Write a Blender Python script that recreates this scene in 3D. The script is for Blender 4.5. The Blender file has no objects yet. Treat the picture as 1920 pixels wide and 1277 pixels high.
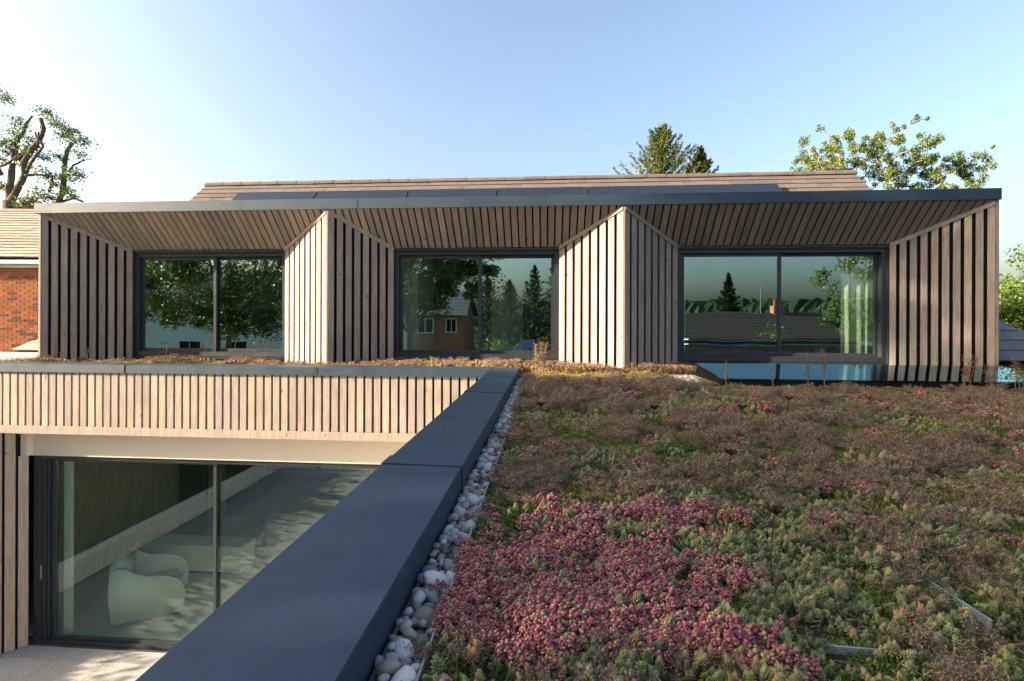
import bpy, bmesh, math, random
import numpy as np
from mathutils import Matrix, Vector, Euler, noise

random.seed(7)
rng = np.random.default_rng(7)
scene = bpy.context.scene
GZ = 4.66          # camera height above the patio; all coordinates below are relative to eye level and lifted by GZ at the end

# ------------------------------------------------------------------ camera
cam_d = bpy.data.cameras.new('camera')
cam = bpy.data.objects.new('camera', cam_d)
scene.collection.objects.link(cam)
scene.camera = cam
cam_d.sensor_width = 36.0
cam_d.lens = 18.75
cam_d.shift_x = 0.0078
cam_d.shift_y = -0.0211
cam_d.clip_start = 0.05
cam_d.clip_end = 3000
YAW, ROLL = math.atan(0.0826), 0.0032
fw = Vector((-math.sin(YAW), math.cos(YAW), 0)); rt0 = Vector((math.cos(YAW), math.sin(YAW), 0)); up0 = Vector((0, 0, 1))
rt = rt0 * math.cos(ROLL) + up0 * math.sin(ROLL); up = up0 * math.cos(ROLL) - rt0 * math.sin(ROLL)
cm = Matrix((rt, up, -fw)).transposed().to_4x4(); cm.translation = (0, 0, GZ)
cam.matrix_world = cm
cam_d.dof.use_dof = True
cam_d.dof.focus_distance = 5.0
cam_d.dof.aperture_fstop = 8.0

# ------------------------------------------------------------------ sky and sun
SUN_EL = math.radians(18.0)
sun_dir = Vector((-3.85, -1.0, 0)).normalized() * math.cos(SUN_EL) + Vector((0, 0, math.sin(SUN_EL)))   # towards the sun
world = bpy.data.worlds.new('World'); scene.world = world; world.use_nodes = True
wn = world.node_tree.nodes; wl = world.node_tree.links; wn.clear()
sky = wn.new('ShaderNodeTexSky'); sky.sky_type = 'NISHITA'; sky.sun_disc = False
sky.sun_elevation = SUN_EL; sky.sun_rotation = math.atan2(sun_dir.x, sun_dir.y)
sky.air_density = 1.0; sky.dust_density = 5.0; sky.ozone_density = 1.2; sky.altitude = 50
bg = wn.new('ShaderNodeBackground'); bg.inputs['Strength'].default_value = 0.088
wo = wn.new('ShaderNodeOutputWorld')
wl.new(sky.outputs[0], bg.inputs[0]); wl.new(bg.outputs[0], wo.inputs[0])
sd = bpy.data.lights.new('sun', 'SUN'); sun = bpy.data.objects.new('sun', sd); scene.collection.objects.link(sun)
sd.energy = 5.0; sd.angle = math.radians(0.55); sd.color = (1.0, 0.83, 0.62)
sun.rotation_euler = sun_dir.to_track_quat('Z', 'Y').to_euler(); sun.location = (-20, -5, 20)
scene.view_settings.view_transform = 'Standard'; scene.view_settings.look = 'None'
scene.view_settings.gamma = 1.0; scene.view_settings.use_curve_mapping = False
scene.view_settings.exposure = 2.25
scene.cycles.max_bounces = 8; scene.cycles.transparent_max_bounces = 16
scene.cycles.caustics_reflective = False; scene.cycles.caustics_refractive = False

# ------------------------------------------------------------------ helpers
COL = scene.collection
WORLD_OF = {}

def link(o, parent=None, M=None):
    COL.objects.link(o)
    M = M if M is not None else Matrix.Identity(4)
    WORLD_OF[o] = M
    if parent is not None:
        o.parent = parent
        o.matrix_basis = WORLD_OF[parent].inverted() @ M
    else:
        o.matrix_basis = M
    return o

def tag(o, label=None, cat=None, group=None, kind=None):
    if label: o['label'] = label
    if cat: o['category'] = cat
    if group: o['group'] = group
    if kind: o['kind'] = kind
    return o

def empty(name, loc, parent=None, rz=0.0):
    o = bpy.data.objects.new(name, None); o.empty_display_size = 0.2
    return link(o, parent, Matrix.Translation(loc) @ Matrix.Rotation(rz, 4, 'Z'))

def mesh_from(name, V, F, mat, smooth=False):
    me = bpy.data.meshes.new(name); me.from_pydata([tuple(v) for v in V], [], [tuple(f) for f in F])
    if mat is not None:
        for m in (mat if isinstance(mat, (list, tuple)) else [mat]): me.materials.append(m)
    if smooth: me.polygons.foreach_set('use_smooth', [True] * len(me.polygons))
    me.update(); return me

def mk(name, V, F, mat, parent=None, smooth=False, base=False):
    """one mesh object from world-space geometry, its origin at its centre (or base)"""
    V = np.asarray(V, dtype=float).reshape(-1, 3)
    c = (V.min(0) + V.max(0)) / 2
    if base: c[2] = V[:, 2].min()
    me = mesh_from(name, V - c, F, mat, smooth)
    o = bpy.data.objects.new(name, me)
    return link(o, parent, Matrix.Translation(Vector(c)))

class G:
    """collects geometry"""
    def __init__(s): s.V = []; s.F = []
    def add(s, V, F):
        n = len(s.V); s.V.extend([tuple(v) for v in V]); s.F.extend([tuple(i + n for i in f) for f in F]); return s
    def box(s, x0, x1, y0, y1, z0, z1):
        V = [(x0,y0,z0),(x1,y0,z0),(x1,y1,z0),(x0,y1,z0),(x0,y0,z1),(x1,y0,z1),(x1,y1,z1),(x0,y1,z1)]
        return s.add(V, [(0,3,2,1),(4,5,6,7),(0,1,5,4),(1,2,6,5),(2,3,7,6),(3,0,4,7)])
    def prism(s, poly, vec):
        """poly: 3-D points, counter-clockwise seen from the side vec points to"""
        n = len(poly); P = [Vector(p) for p in poly]; Q = [p + Vector(vec) for p in P]
        F = [tuple(range(n))[::-1], tuple(range(n, 2*n))] + [(i, (i+1) % n, (i+1) % n + n, i + n) for i in range(n)]
        return s.add(P + Q, F)
    def tube(s, pts, radii, n=6, cap=True):
        pts = [Vector(p) for p in pts]; rings = []; base = len(s.V)
        prev = None
        for i, p in enumerate(pts):
            t = (pts[min(i+1, len(pts)-1)] - pts[max(i-1, 0)]).normalized()
            if prev is None:
                a = Vector((0, 0, 1)) if abs(t.z) < 0.9 else Vector((1, 0, 0)); u = t.cross(a).normalized()
            else:
                u = (prev - t * prev.dot(t)).normalized()
            prev = u; v = t.cross(u)
            r = radii[i] if hasattr(radii, '__len__') else radii
            for k in range(n):
                a = 2 * math.pi * k / n; s.V.append(tuple(p + u * (math.cos(a) * r) + v * (math.sin(a) * r)))
        for i in range(len(pts) - 1):
            for k in range(n):
                a, b = base + i*n + k, base + i*n + (k+1) % n
                s.F.append((a, b, b + n, a + n))
        if cap:
            s.F.append(tuple(base + k for k in range(n))[::-1]); e = base + (len(pts)-1)*n; s.F.append(tuple(e + k for k in range(n)))
        return s
    def mk(s, name, mat, parent=None, smooth=False, base=False): return mk(name, s.V, s.F, mat, parent, smooth, base)

def box(name, x0, x1, y0, y1, z0, z1, mat, parent=None, bev=0.0):
    o = G().box(x0, x1, y0, y1, z0, z1).mk(name, mat, parent)
    if bev:
        bm = bmesh.new(); bm.from_mesh(o.data); bmesh.ops.bevel(bm, geom=bm.edges[:], offset=bev, segments=2, affect='EDGES'); bm.to_mesh(o.data); bm.free()
    return o

def sheet(name, poly, O, U, V, N, th, mat, parent):
    """flat piece: polygon in (u,v) on a plane, thickness th along N; local x = u, z = v so that grain follows v"""
    U, V, N = Vector(U).normalized(), Vector(V).normalized(), Vector(N).normalized()
    cu = sum(p[0] for p in poly) / len(poly); cv = sum(p[1] for p in poly) / len(poly)
    n = len(poly); pts = [(p[0]-cu, 0, p[1]-cv) for p in poly] + [(p[0]-cu, -th, p[1]-cv) for p in poly]
    F = [tuple(range(n))[::-1], tuple(range(n, 2*n))] + [(i, (i+1) % n, (i+1) % n + n, i + n) for i in range(n)]
    me = mesh_from(name, pts, F, mat)
    bm = bmesh.new(); bm.from_mesh(me); bmesh.ops.recalc_face_normals(bm, faces=bm.faces[:]); bm.to_mesh(me); bm.free()
    M = Matrix((U, -N, V)).transposed().to_4x4(); M.translation = Vector(O) + U*cu + V*cv
    return link(bpy.data.objects.new(name, me), parent, M)

# ------------------------------------------------------------------ materials
class NT:
    def __init__(s, name):
        s.m = bpy.data.materials.new(name); s.m.use_nodes = True; s.t = s.m.node_tree; s.t.nodes.clear()
        s.out = s.t.nodes.new('ShaderNodeOutputMaterial')
    def n(s, typ, **kw):
        nd = s.t.nodes.new(typ)
        for k, v in kw.items():
            if k in nd.inputs: s.set(nd, k, v)
            else: setattr(nd, k, v)
        return nd
    def set(s, nd, k, v):
        if isinstance(v, bpy.types.NodeSocket): s.t.links.new(v, nd.inputs[k])
        else: nd.inputs[k].default_value = v
    def ln(s, a, b): s.t.links.new(a, b)
    def ramp(s, fac, stops, interp='LINEAR'):
        r = s.t.nodes.new('ShaderNodeValToRGB'); r.color_ramp.interpolation = interp
        e = r.color_ramp.elements
        while len(e) < len(stops): e.new(0.5)
        for i, (p, c) in enumerate(stops): e[i].position = p; e[i].color = (*c, 1) if len(c) == 3 else c
        s.ln(fac, r.inputs[0]); return r.outputs[0]
    def mix(s, fac, a, b, mode='MIX'):
        x = s.t.nodes.new('ShaderNodeMix'); x.data_type = 'RGBA'; x.blend_type = mode
        for i, v in ((0, fac), (6, a), (7, b)):
            if isinstance(v, bpy.types.NodeSocket): s.ln(v, x.inputs[i])
            else: x.inputs[i].default_value = v if i == 0 else ((*v, 1) if len(v) == 3 else v)
        return x.outputs[2]
    def math(s, op, a, b=0.0):
        x = s.t.nodes.new('ShaderNodeMath'); x.operation = op
        for i, v in ((0, a), (1, b)):
            if isinstance(v, bpy.types.NodeSocket): s.ln(v, x.inputs[i])
            else: x.inputs[i].default_value = v
        return x.outputs[0]
    def coords(s, scale=(1, 1, 1), jitter=True, which='Object'):
        tc = s.n('ShaderNodeTexCoord'); mp = s.n('ShaderNodeMapping'); s.ln(tc.outputs[which], mp.inputs['Vector'])
        mp.inputs['Scale'].default_value = scale
        if jitter:
            oi = s.n('ShaderNodeObjectInfo'); v = s.n('ShaderNodeVectorMath', operation='SCALE'); cb = s.n('ShaderNodeCombineXYZ')
            for i, k in enumerate((37.0, 91.0, 53.0)): s.ln(s.math('MULTIPLY', oi.outputs['Random'], k), cb.inputs[i])
            s.ln(cb.outputs[0], mp.inputs['Location'])
        return mp.outputs[0]
    def rand(s): return s.n('ShaderNodeObjectInfo').outputs['Random']
    def noise(s, vec, scale, detail=4, rough=0.55):
        nd = s.n('ShaderNodeTexNoise'); s.ln(vec, nd.inputs['Vector']); nd.inputs['Scale'].default_value = scale
        nd.inputs['Detail'].default_value = detail; nd.inputs['Roughness'].default_value = rough; return nd.outputs['Fac']
    def bump(s, h, strength=0.3, dist=0.01):
        b = s.n('ShaderNodeBump'); s.ln(h, b.inputs['Height']); b.inputs['Strength'].default_value = strength; b.inputs['Distance'].default_value = dist
        return b.outputs[0]
    def bsdf(s, color, rough=0.6, spec=0.4, normal=None, **kw):
        p = s.n('ShaderNodeBsdfPrincipled')
        for k, v in (('Base Color', color), ('Roughness', rough), ('Specular IOR Level', spec)):
            if isinstance(v, bpy.types.NodeSocket): s.ln(v, p.inputs[k])
            else: p.inputs[k].default_value = (*v, 1) if isinstance(v, tuple) and len(v) == 3 else v
        for k, v in kw.items(): p.inputs[k.replace('_', ' ')].default_value = v
        if normal is not None: s.ln(normal, p.inputs['Normal'])
        return p.outputs[0]
    def done(s, shader): s.ln(shader, s.out.inputs['Surface']); return s.m

def m_plain(name, color, rough=0.6, spec=0.4, var=0.12, scale=8.0, bump=0.0):
    t = NT(name); c = t.coords(); n = t.noise(c, scale)
    col = t.mix(n, tuple(x*(1-var) for x in color), tuple(min(1, x*(1+var)) for x in color))
    return t.done(t.bsdf(col, rough, spec, t.bump(t.noise(c, scale*6), bump, 0.01) if bump else None))

def m_timber(name, stops, dark):
    t = NT(name); r = t.rand()
    base = t.ramp(r, stops)
    c = t.coords((1, 1, 0.06)); grain = t.noise(c, 55, 5, 0.6); fine = t.noise(c, 190, 3)
    c2 = t.coords((1, 1, 0.35)); blot = t.noise(c2, 6, 4)
    col = t.mix(t.ramp(grain, [(0.36, (0, 0, 0)), (0.62, (1, 1, 1))]), tuple(x*0.62 for x in dark), (1, 1, 1), 'MIX')
    col = t.mix(0.55, base, col, 'MULTIPLY')
    col = t.mix(t.ramp(blot, [(0.42, (0, 0, 0)), (0.72, (1, 1, 1))]), col, t.mix(0.30, col, (0.16, 0.14, 0.13)), 'MIX')
    ck = t.coords((1, 1, 0.55)); vo = t.n('ShaderNodeTexVoronoi'); t.ln(ck, vo.inputs['Vector']); vo.inputs['Scale'].default_value = 5.0
    knot = t.ramp(vo.outputs['Distance'], [(0.035, (1, 1, 1)), (0.09, (0, 0, 0))])
    col = t.mix(t.math('MULTIPLY', knot, 0.7), col, (0.07, 0.045, 0.03))
    return t.done(t.bsdf(col, 0.72, 0.25, t.bump(t.math('ADD', grain, fine), 0.25, 0.003)))

TIMBER = m_timber('weathered_timber', [(0, (0.33, 0.275, 0.24)), (0.3, (0.41, 0.34, 0.285)), (0.55, (0.31, 0.27, 0.245)), (0.8, (0.38, 0.31, 0.255)), (1, (0.44, 0.36, 0.295))], (0.75, 0.66, 0.58))
GAP = m_plain('black_membrane', (0.008, 0.008, 0.009), 0.9, 0.1)

def m_metal(name, col, rough, spec):
    t = NT(name); c = t.coords(); n = t.noise(c, 3.0, 5); n2 = t.noise(c, 60, 3); n3 = t.noise(c, 13, 6, 0.7)
    cc = t.mix(t.math('MULTIPLY', n, 0.5), col, tuple(x*1.15 for x in col))
    dust = t.ramp(n3, [(0.60, (0, 0, 0)), (0.78, (1, 1, 1))])
    cc = t.mix(t.math('MULTIPLY', dust, 0.05), cc, (0.34, 0.33, 0.30))
    wv = t.noise(t.coords((1, 1, 1)), 5.5, 8, 0.75); mark = t.ramp(wv, [(0.50, (0, 0, 0)), (0.535, (1, 1, 1)), (0.57, (0, 0, 0))])
    cc = t.mix(t.math('MULTIPLY', mark, 0.10), cc, tuple(min(1, x*2.6) for x in col))
    rr = t.ramp(n, [(0.3, (rough*0.8,)*3), (0.7, (rough*1.25,)*3)])
    vo = t.n('ShaderNodeTexVoronoi'); t.ln(c, vo.inputs['Vector']); vo.inputs['Scale'].default_value = 7.0
    speck = t.ramp(vo.outputs['Distance'], [(0.018, (1, 1, 1)), (0.034, (0, 0, 0))])
    cc = t.mix(t.math('MULTIPLY', speck, 0.5), cc, (0.6, 0.6, 0.58))
    return t.done(t.bsdf(cc, rr, spec, t.bump(n2, 0.03, 0.002)))
METAL = m_metal('anthracite_metal', (0.016, 0.035, 0.057), 0.54, 0.48)
FRAME = m_metal('anthracite_frame', (0.026, 0.032, 0.038), 0.42, 0.4)
STEEL = m_plain('galvanised_edging', (0.26, 0.27, 0.28), 0.35, 0.6)

def m_glass(name, tint, refl, k0, k1):
    t = NT(name)
    tr = t.n('ShaderNodeBsdfTransparent'); tr.inputs[0].default_value = (*tint, 1)
    gl = t.n('ShaderNodeBsdfGlossy'); gl.inputs['Color'].default_value = (*refl, 1); gl.inputs['Roughness'].default_value = 0.0
    c = t.coords(which='Object'); b = t.bump(t.noise(c, 0.9, 1), 0.012, 0.2); t.ln(b, gl.inputs['Normal'])
    ge = t.n('ShaderNodeNewGeometry'); dt = t.n('ShaderNodeVectorMath', operation='DOT_PRODUCT'); t.ln(ge.outputs['Normal'], dt.inputs[0]); t.ln(ge.outputs['Incoming'], dt.inputs[1])
    sch = t.math('POWER', t.math('SUBTRACT', 1.0, t.math('ABSOLUTE', dt.outputs['Value'])), 5.0)   # same on both faces of the pane
    fac = t.math('MINIMUM', t.math('ADD', t.math('MULTIPLY', sch, k1), k0), 1.0)
    mx = t.n('ShaderNodeMixShader'); t.ln(fac, mx.inputs[0]); t.ln(tr.outputs[0], mx.inputs[1]); t.ln(gl.outputs[0], mx.inputs[2])
    return t.done(mx.outputs[0])
GLASS = m_glass('coated_glass', (0.83, 0.91, 0.85), (0.66, 0.92, 1.0), 0.27, 0.7)
GLASS_LOW = m_glass('door_glass', (0.80, 0.89, 0.84), (0.82, 0.96, 0.98), 0.115, 0.8)
SKYGLASS = m_glass('rooflight_glass', (0.45, 0.6, 0.62), (0.70, 0.88, 1.0), 0.06, 0.9)

WHITE = m_plain('white_render', (0.76, 0.74, 0.70), 0.8, 0.2, 0.05)
CREAM = m_plain('cream_soffit_board', (0.50, 0.455, 0.40), 0.7, 0.3, 0.04)
PAINT = m_plain('white_paint', (0.80, 0.79, 0.76), 0.5, 0.4, 0.04)
ROOMWALL = m_plain('plaster', (0.72, 0.72, 0.68), 0.85, 0.2, 0.04)
ROOMDARK = m_plain('dark_furnishing', (0.05, 0.05, 0.05), 0.8, 0.2)
FLOORM = m_plain('pale_floor_tile', (0.44, 0.435, 0.42), 0.5, 0.4, 0.08, 30)
WOODDARK = m_plain('brown_wood', (0.13, 0.06, 0.03), 0.5, 0.4, 0.3)
CURTAIN = m_plain('curtain_fabric', (0.86, 0.86, 0.76), 0.9, 0.1, 0.05)
UPHOL = m_plain('cream_upholstery', (0.66, 0.65, 0.61), 0.8, 0.2, 0.05)
NAVY = m_plain('navy_upholstery', (0.05, 0.08, 0.12), 0.8, 0.2, 0.1)
BLACK = m_plain('black_upstand', (0.006, 0.006, 0.007), 0.7, 0.2)
SOIL = m_plain('green_roof_substrate', (0.045, 0.032, 0.024), 0.95, 0.1, 0.6, 60, 0.8)
LEAD = m_plain('lead_flashing', (0.30, 0.31, 0.33), 0.5, 0.4, 0.15)

def m_tile(name, stops, speck):
    t = NT(name); base = t.ramp(t.rand(), stops); c = t.coords(); n = t.noise(c, 14, 6, 0.65); n2 = t.noise(c, 70, 4)
    col = t.mix(t.ramp(n, [(0.45, (0, 0, 0)), (0.75, (1, 1, 1))]), base, speck)
    col = t.mix(t.math('MULTIPLY', n2, 0.35), col, (0.08, 0.07, 0.06))
    return t.done(t.bsdf(col, 0.85, 0.2, t.bump(n2, 0.3, 0.004)))
TILE = m_tile('brown_concrete_tile', [(0, (0.105, 0.084, 0.076)), (0.5, (0.135, 0.106, 0.094)), (1, (0.085, 0.069, 0.063))], (0.145, 0.125, 0.11))
SLATE = m_tile('grey_concrete_tile', [(0, (0.15, 0.155, 0.165)), (0.5, (0.19, 0.195, 0.205)), (1, (0.13, 0.135, 0.145))], (0.24, 0.24, 0.24))
LICHEN = m_tile('lichen_tile', [(0, (0.34, 0.28, 0.21)), (0.5, (0.42, 0.35, 0.27)), (1, (0.29, 0.25, 0.20))], (0.26, 0.27, 0.21))
ROOFDARK = m_tile('dark_roof', [(0, (0.07, 0.05, 0.045)), (1, (0.10, 0.07, 0.06))], (0.05, 0.045, 0.04))

def m_brick(name):
    t = NT(name); base = t.ramp(t.rand(), [(0, (0.34, 0.11, 0.05)), (0.35, (0.42, 0.14, 0.06)), (0.62, (0.47, 0.17, 0.075)), (0.8, (0.22, 0.085, 0.055)), (1, (0.14, 0.075, 0.06))])
    c = t.coords(); n = t.noise(c, 18, 5, 0.7); n2 = t.noise(c, 110, 3)
    col = t.mix(t.ramp(n, [(0.5, (0, 0, 0)), (0.8, (1, 1, 1))]), base, (0.16, 0.075, 0.05))
    return t.done(t.bsdf(col, 0.9, 0.15, t.bump(n2, 0.4, 0.003)))
BRICK = m_brick('red_brick')
MORTAR = m_plain('mortar', (0.50, 0.40, 0.30), 0.95, 0.1, 0.15, 40)
def m_brickwall(name):
    t = NT(name); tc = t.n('ShaderNodeTexCoord'); mp = t.n('ShaderNodeMapping'); t.ln(tc.outputs['Object'], mp.inputs['Vector']); mp.inputs['Rotation'].default_value = (math.radians(90), 0, 0)
    b = t.n('ShaderNodeTexBrick'); t.ln(mp.outputs[0], b.inputs['Vector'])
    b.inputs['Color1'].default_value = (0.40, 0.14, 0.07, 1); b.inputs['Color2'].default_value = (0.25, 0.09, 0.055, 1); b.inputs['Mortar'].default_value = (0.45, 0.36, 0.28, 1)
    b.inputs['Scale'].default_value = 1.0; b.inputs['Mortar Size'].default_value = 0.005; b.inputs['Brick Width'].default_value = 0.225; b.inputs['Row Height'].default_value = 0.075
    return t.done(t.bsdf(b.outputs[0], 0.9, 0.15))
BRICKWALL = m_brickwall('brick_wall_far')

def m_paving(name):
    t = NT(name); c = t.coords(jitter=False); v = t.n('ShaderNodeTexVoronoi'); t.ln(c, v.inputs['Vector']); v.inputs['Scale'].default_value = 110
    sp = t.ramp(v.outputs['Color'], [(0.0, (0.22, 0.215, 0.21)), (0.4, (0.42, 0.405, 0.38)), (0.75, (0.52, 0.505, 0.47)), (1, (0.62, 0.61, 0.58))])
    n = t.noise(c, 1.6, 5); sp = t.mix(t.math('MULTIPLY', n, 0.5), sp, (0.30, 0.29, 0.275))
    return t.done(t.bsdf(sp, 0.75, 0.25))
PAVING = m_paving('granite_paving')

def m_grass(name):
    t = NT(name); c = t.coords(jitter=False); n = t.noise(c, 0.35, 6, 0.7); n2 = t.noise(c, 9, 5, 0.7)
    col = t.ramp(t.math('ADD', t.math('MULTIPLY', n, 0.6), t.math('MULTIPLY', n2, 0.4)), [(0.3, (0.016, 0.028, 0.008)), (0.5, (0.03, 0.05, 0.012)), (0.7, (0.06, 0.075, 0.02))])
    return t.done(t.bsdf(col, 0.9, 0.15, t.bump(n2, 0.6, 0.05)))
LAWN = m_grass('lawn_grass')  # grass tone darkened to carry the shade of the trees

def m_pebble(name):
    t = NT(name); base = t.ramp(t.rand(), [(0, (0.40, 0.39, 0.375)), (0.16, (0.15, 0.16, 0.175)), (0.30, (0.55, 0.53, 0.49)), (0.44, (0.08, 0.088, 0.10)), (0.54, (0.33, 0.27, 0.20)), (0.66, (0.66, 0.64, 0.60)), (0.78, (0.22, 0.145, 0.085)), (0.88, (0.27, 0.28, 0.295))], 'CONSTANT')
    c = t.coords(); n = t.noise(c, 38, 5, 0.6); n2 = t.noise(c, 15, 3, 0.5); n3 = t.noise(c, 130, 3)
    col = t.mix(t.ramp(n, [(0.46, (0, 0, 0)), (0.66, (0.55,)*3)]), base, (0.46, 0.45, 0.43))
    col = t.mix(t.ramp(n2, [(0.58, (0, 0, 0)), (0.70, (0.75,)*3)]), col, (0.12, 0.12, 0.125))
    col = t.mix(t.math('MULTIPLY', n3, 0.3), col, (0.30, 0.27, 0.23))
    return t.done(t.bsdf(col, 0.55, 0.35, t.bump(n3, 0.15, 0.002)))
PEBBLE = m_pebble('flint_pebble')

def m_leaf(name, stops, rough=0.5, transl=0.25, spec=0.3, per='rand', nscale=90):
    t = NT(name)
    if per == 'rand': f = t.rand()
    else:
        g = t.n('ShaderNodeNewGeometry'); f = g.outputs['Random Per Island']
    col = t.ramp(f, stops)
    n = t.noise(t.coords(), nscale, 2); col = t.mix(t.math('MULTIPLY', n, 0.5), col, t.mix(0.5, col, (0.02, 0.02, 0.01)))
    p = t.bsdf(col, rough, spec)
    if not transl: return t.done(p)
    tl = t.n('ShaderNodeBsdfTranslucent'); t.ln(col, tl.inputs[0])
    mx = t.n('ShaderNodeMixShader'); mx.inputs[0].default_value = transl; t.ln(p, mx.inputs[1]); t.ln(tl.outputs[0], mx.inputs[2])
    return t.done(mx.outputs[0])
BARK = m_plain('bark', (0.125, 0.105, 0.085), 0.95, 0.1, 0.45, 6, 0.8)
BARKPALE = m_plain('pale_bark', (0.28, 0.20, 0.12), 0.95, 0.1, 0.4, 6, 0.6)
LEAF_A = m_leaf('broad_leaf', [(0, (0.055, 0.095, 0.018)), (0.5, (0.10, 0.15, 0.028)), (0.85, (0.18, 0.21, 0.04)), (1, (0.26, 0.22, 0.05))], 0.45, 0.35, 0.35, 'isl', 2)
LEAF_B = m_leaf('ash_leaf', [(0, (0.06, 0.12, 0.02)), (0.5, (0.11, 0.19, 0.03)), (0.82, (0.18, 0.24, 0.035)), (1, (0.28, 0.24, 0.045))], 0.45, 0.4, 0.35, 'isl', 2)
LEAF_C = m_leaf('conifer_needles', [(0, (0.04, 0.07, 0.016)), (0.5, (0.085, 0.12, 0.024)), (1, (0.16, 0.17, 0.03))], 0.6, 0.2, 0.2, 'isl', 2)
LEAF_D = m_leaf('dark_conifer_needles', [(0, (0.012, 0.03, 0.012)), (1, (0.035, 0.06, 0.02))], 0.6, 0.15, 0.2, 'isl', 2)

# ================================================================== the setting
FLOOR = -4.66
PEBZ = -0.755      # top of the roof build-up under pebbles and plants
ground = tag(mk('ground', [(-900,-900,FLOOR-0.03),(900,-900,FLOOR-0.03),(900,900,FLOOR-0.03),(-900,900,FLOOR-0.03)], [(0,1,2,3)], LAWN), kind='structure')
# raised lawn on the left of the patio, held by a low white wall
tag(G().box(-30, -8.42, -14, 6.6, FLOOR-0.02, FLOOR+0.30).mk('lawn', LAWN), kind='structure')
patio = tag(mk('patio', [(-8.2,-9,FLOOR-0.012),(-0.72,-9,FLOOR-0.012),(-0.72,12.0,FLOOR-0.012),(-8.2,12.0,FLOOR-0.012)], [(0,1,2,3)], m_plain('paving_joint', (0.10,0.10,0.095), 0.95, 0.1)), kind='structure')
slab_me = None
for i in range(-10, 8):
    for j in range(10):
        x0, y0 = -8.2 + j*0.75 + 0.004, i*0.9 + 0.45 + 0.004
        x1, y1 = min(x0 + 0.742, -0.74), min(y0 + 0.892, 7.0)
        if y1 - y0 < 0.1 or y0 < -8.5: continue
        g = G().box(x0, x1, y0, y1, FLOOR-0.011, FLOOR).mk('paving_slab', PAVING, patio)

# ================================================================== the house
Y0, Y1 = 7.45, 7.95           # front and back of the splayed bays
ZT, ZB = 1.567, 1.085         # soffit height at front and back
ZR = PEBZ - 0.04
house = tag(empty('house', (-1.0, 8.0, FLOOR)), 'house extension clad in weathered vertical timber battens with splayed window bays', 'house')

TH = 0.022
def reveal(a, b, nb, gap=0.042):
    """splayed wall of vertical boards between plan points a (left) and b (right)"""
    A, B = Vector((a[0], a[1], 0)), Vector((b[0], b[1], 0)); L = (B - A).length; U = (B - A).normalized(); V = Vector((0, 0, 1)); N = U.cross(V)
    def top(u):
        y = a[1] + (b[1] - a[1]) * u / L
        return ZT + (ZB - ZT) * (y - Y0) / (Y1 - Y0)
    ta, tb = top(0), top(L)
    sheet('wall_lining', [(0, ZR), (L, ZR), (L, tb), (0, ta)], A - N*0.012, U, V, N, 0.010, GAP, house)
    sl = (tb - ta) / L; tw = 0.058 * math.sqrt(1 + sl*sl)
    sheet('trim_board', [(0.002, ta - tw), (L - 0.002, tb - tw), (L - 0.002, tb - 0.004), (0.002, ta - 0.004)], A + N*(TH + 0.002), U, V, N, 0.012, TIMBER, house)
    p = (L + gap) / nb
    for i in range(nb):
        u0, u1 = i*p, i*p + p - gap
        j = random.uniform(-0.001, 0.001)
        sheet('cladding_board', [(u0, ZR), (u1, ZR), (u1, top(u1) - 0.012), (u0, top(u0) - 0.012)], A, U, V, N, TH + j, TIMBER, house)

APEX = [-7.62, -3.17, 1.035, 5.80]
REAR = [(-6.57, -4.04), (-2.35, 0.173), (1.863, 4.80)]
NB = [(10, 8), (8, 8), (8, 10)]
for b in range(3):
    xa, xb = APEX[b], APEX[b+1]; ra, rb = REAR[b]
    reveal((xa + 0.004, Y0), (ra, Y1), NB[b][0])
    reveal((rb, Y1), (xb - 0.004, Y0), NB[b][1])
    # soffit boards run from front to back, falling to the window head
    O = Vector((0, Y0 - 0.02, ZT + 0.016)); Bk = Vector((0, Y1, ZB)); V = (Bk - O).normalized(); L = (Bk - O).length; U = Vector((-1, 0, 0)); N = U.cross(V)
    sheet('soffit_lining', [(-xb, 0), (-xa, 0), (-ra, L), (-rb, L)], O - N*0.014, U, V, N, 0.010, GAP, house)
    x = xa + 0.05 - (0.03 if b else 0)
    while x < xb - 0.05:
        x0, x1 = x, min(x + 0.082, xb - 0.02)
        def vmax(xx):
            if xx < ra: return L * (xx - xa) / (ra - xa)
            if xx > rb: return L * (xb - xx) / (xb - rb)
            return L
        e0, e1 = max(vmax(x0), 0.005), max(vmax(x1), 0.005)
        pts = [(-x1, 0), (-x0, 0), (-x0, e0)]
        for xx in (ra, rb):
            if x0 < xx < x1: pts.append((-xx, L))
        pts.append((-x1, e1))
        sheet('cladding_board', pts, O, U, V, N, 0.020, TIMBER, house)
        x += 0.105
# corner posts at the fins and the ends
for i, xa in enumerate(APEX):
    if i in (1, 2): G().box(xa - 0.012, xa + 0.012, Y0 - 0.028, Y0 + 0.03, ZR, ZT - 0.005).mk('corner_bead', TIMBER, house)
G().box(APEX[0] - 0.03, APEX[0] + 0.002, Y0 - 0.024, Y0 + 0.05, ZR, ZT).mk('corner_bead', TIMBER, house)
G().box(APEX[3] - 0.002, APEX[3] + 0.03, Y0 - 0.024, Y0 + 0.05, ZR, ZT).mk('corner_bead', TIMBER, house)
# side cheeks
for s, xa in ((-1, APEX[0] - 0.02), (1, APEX[3] + 0.02)):
    G().box(min(xa, xa - s*0.08), max(xa, xa - s*0.08), Y0 + 0.055, 12.2, FLOOR, ZT - 0.005).mk('side_wall', TIMBER, house)
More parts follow.
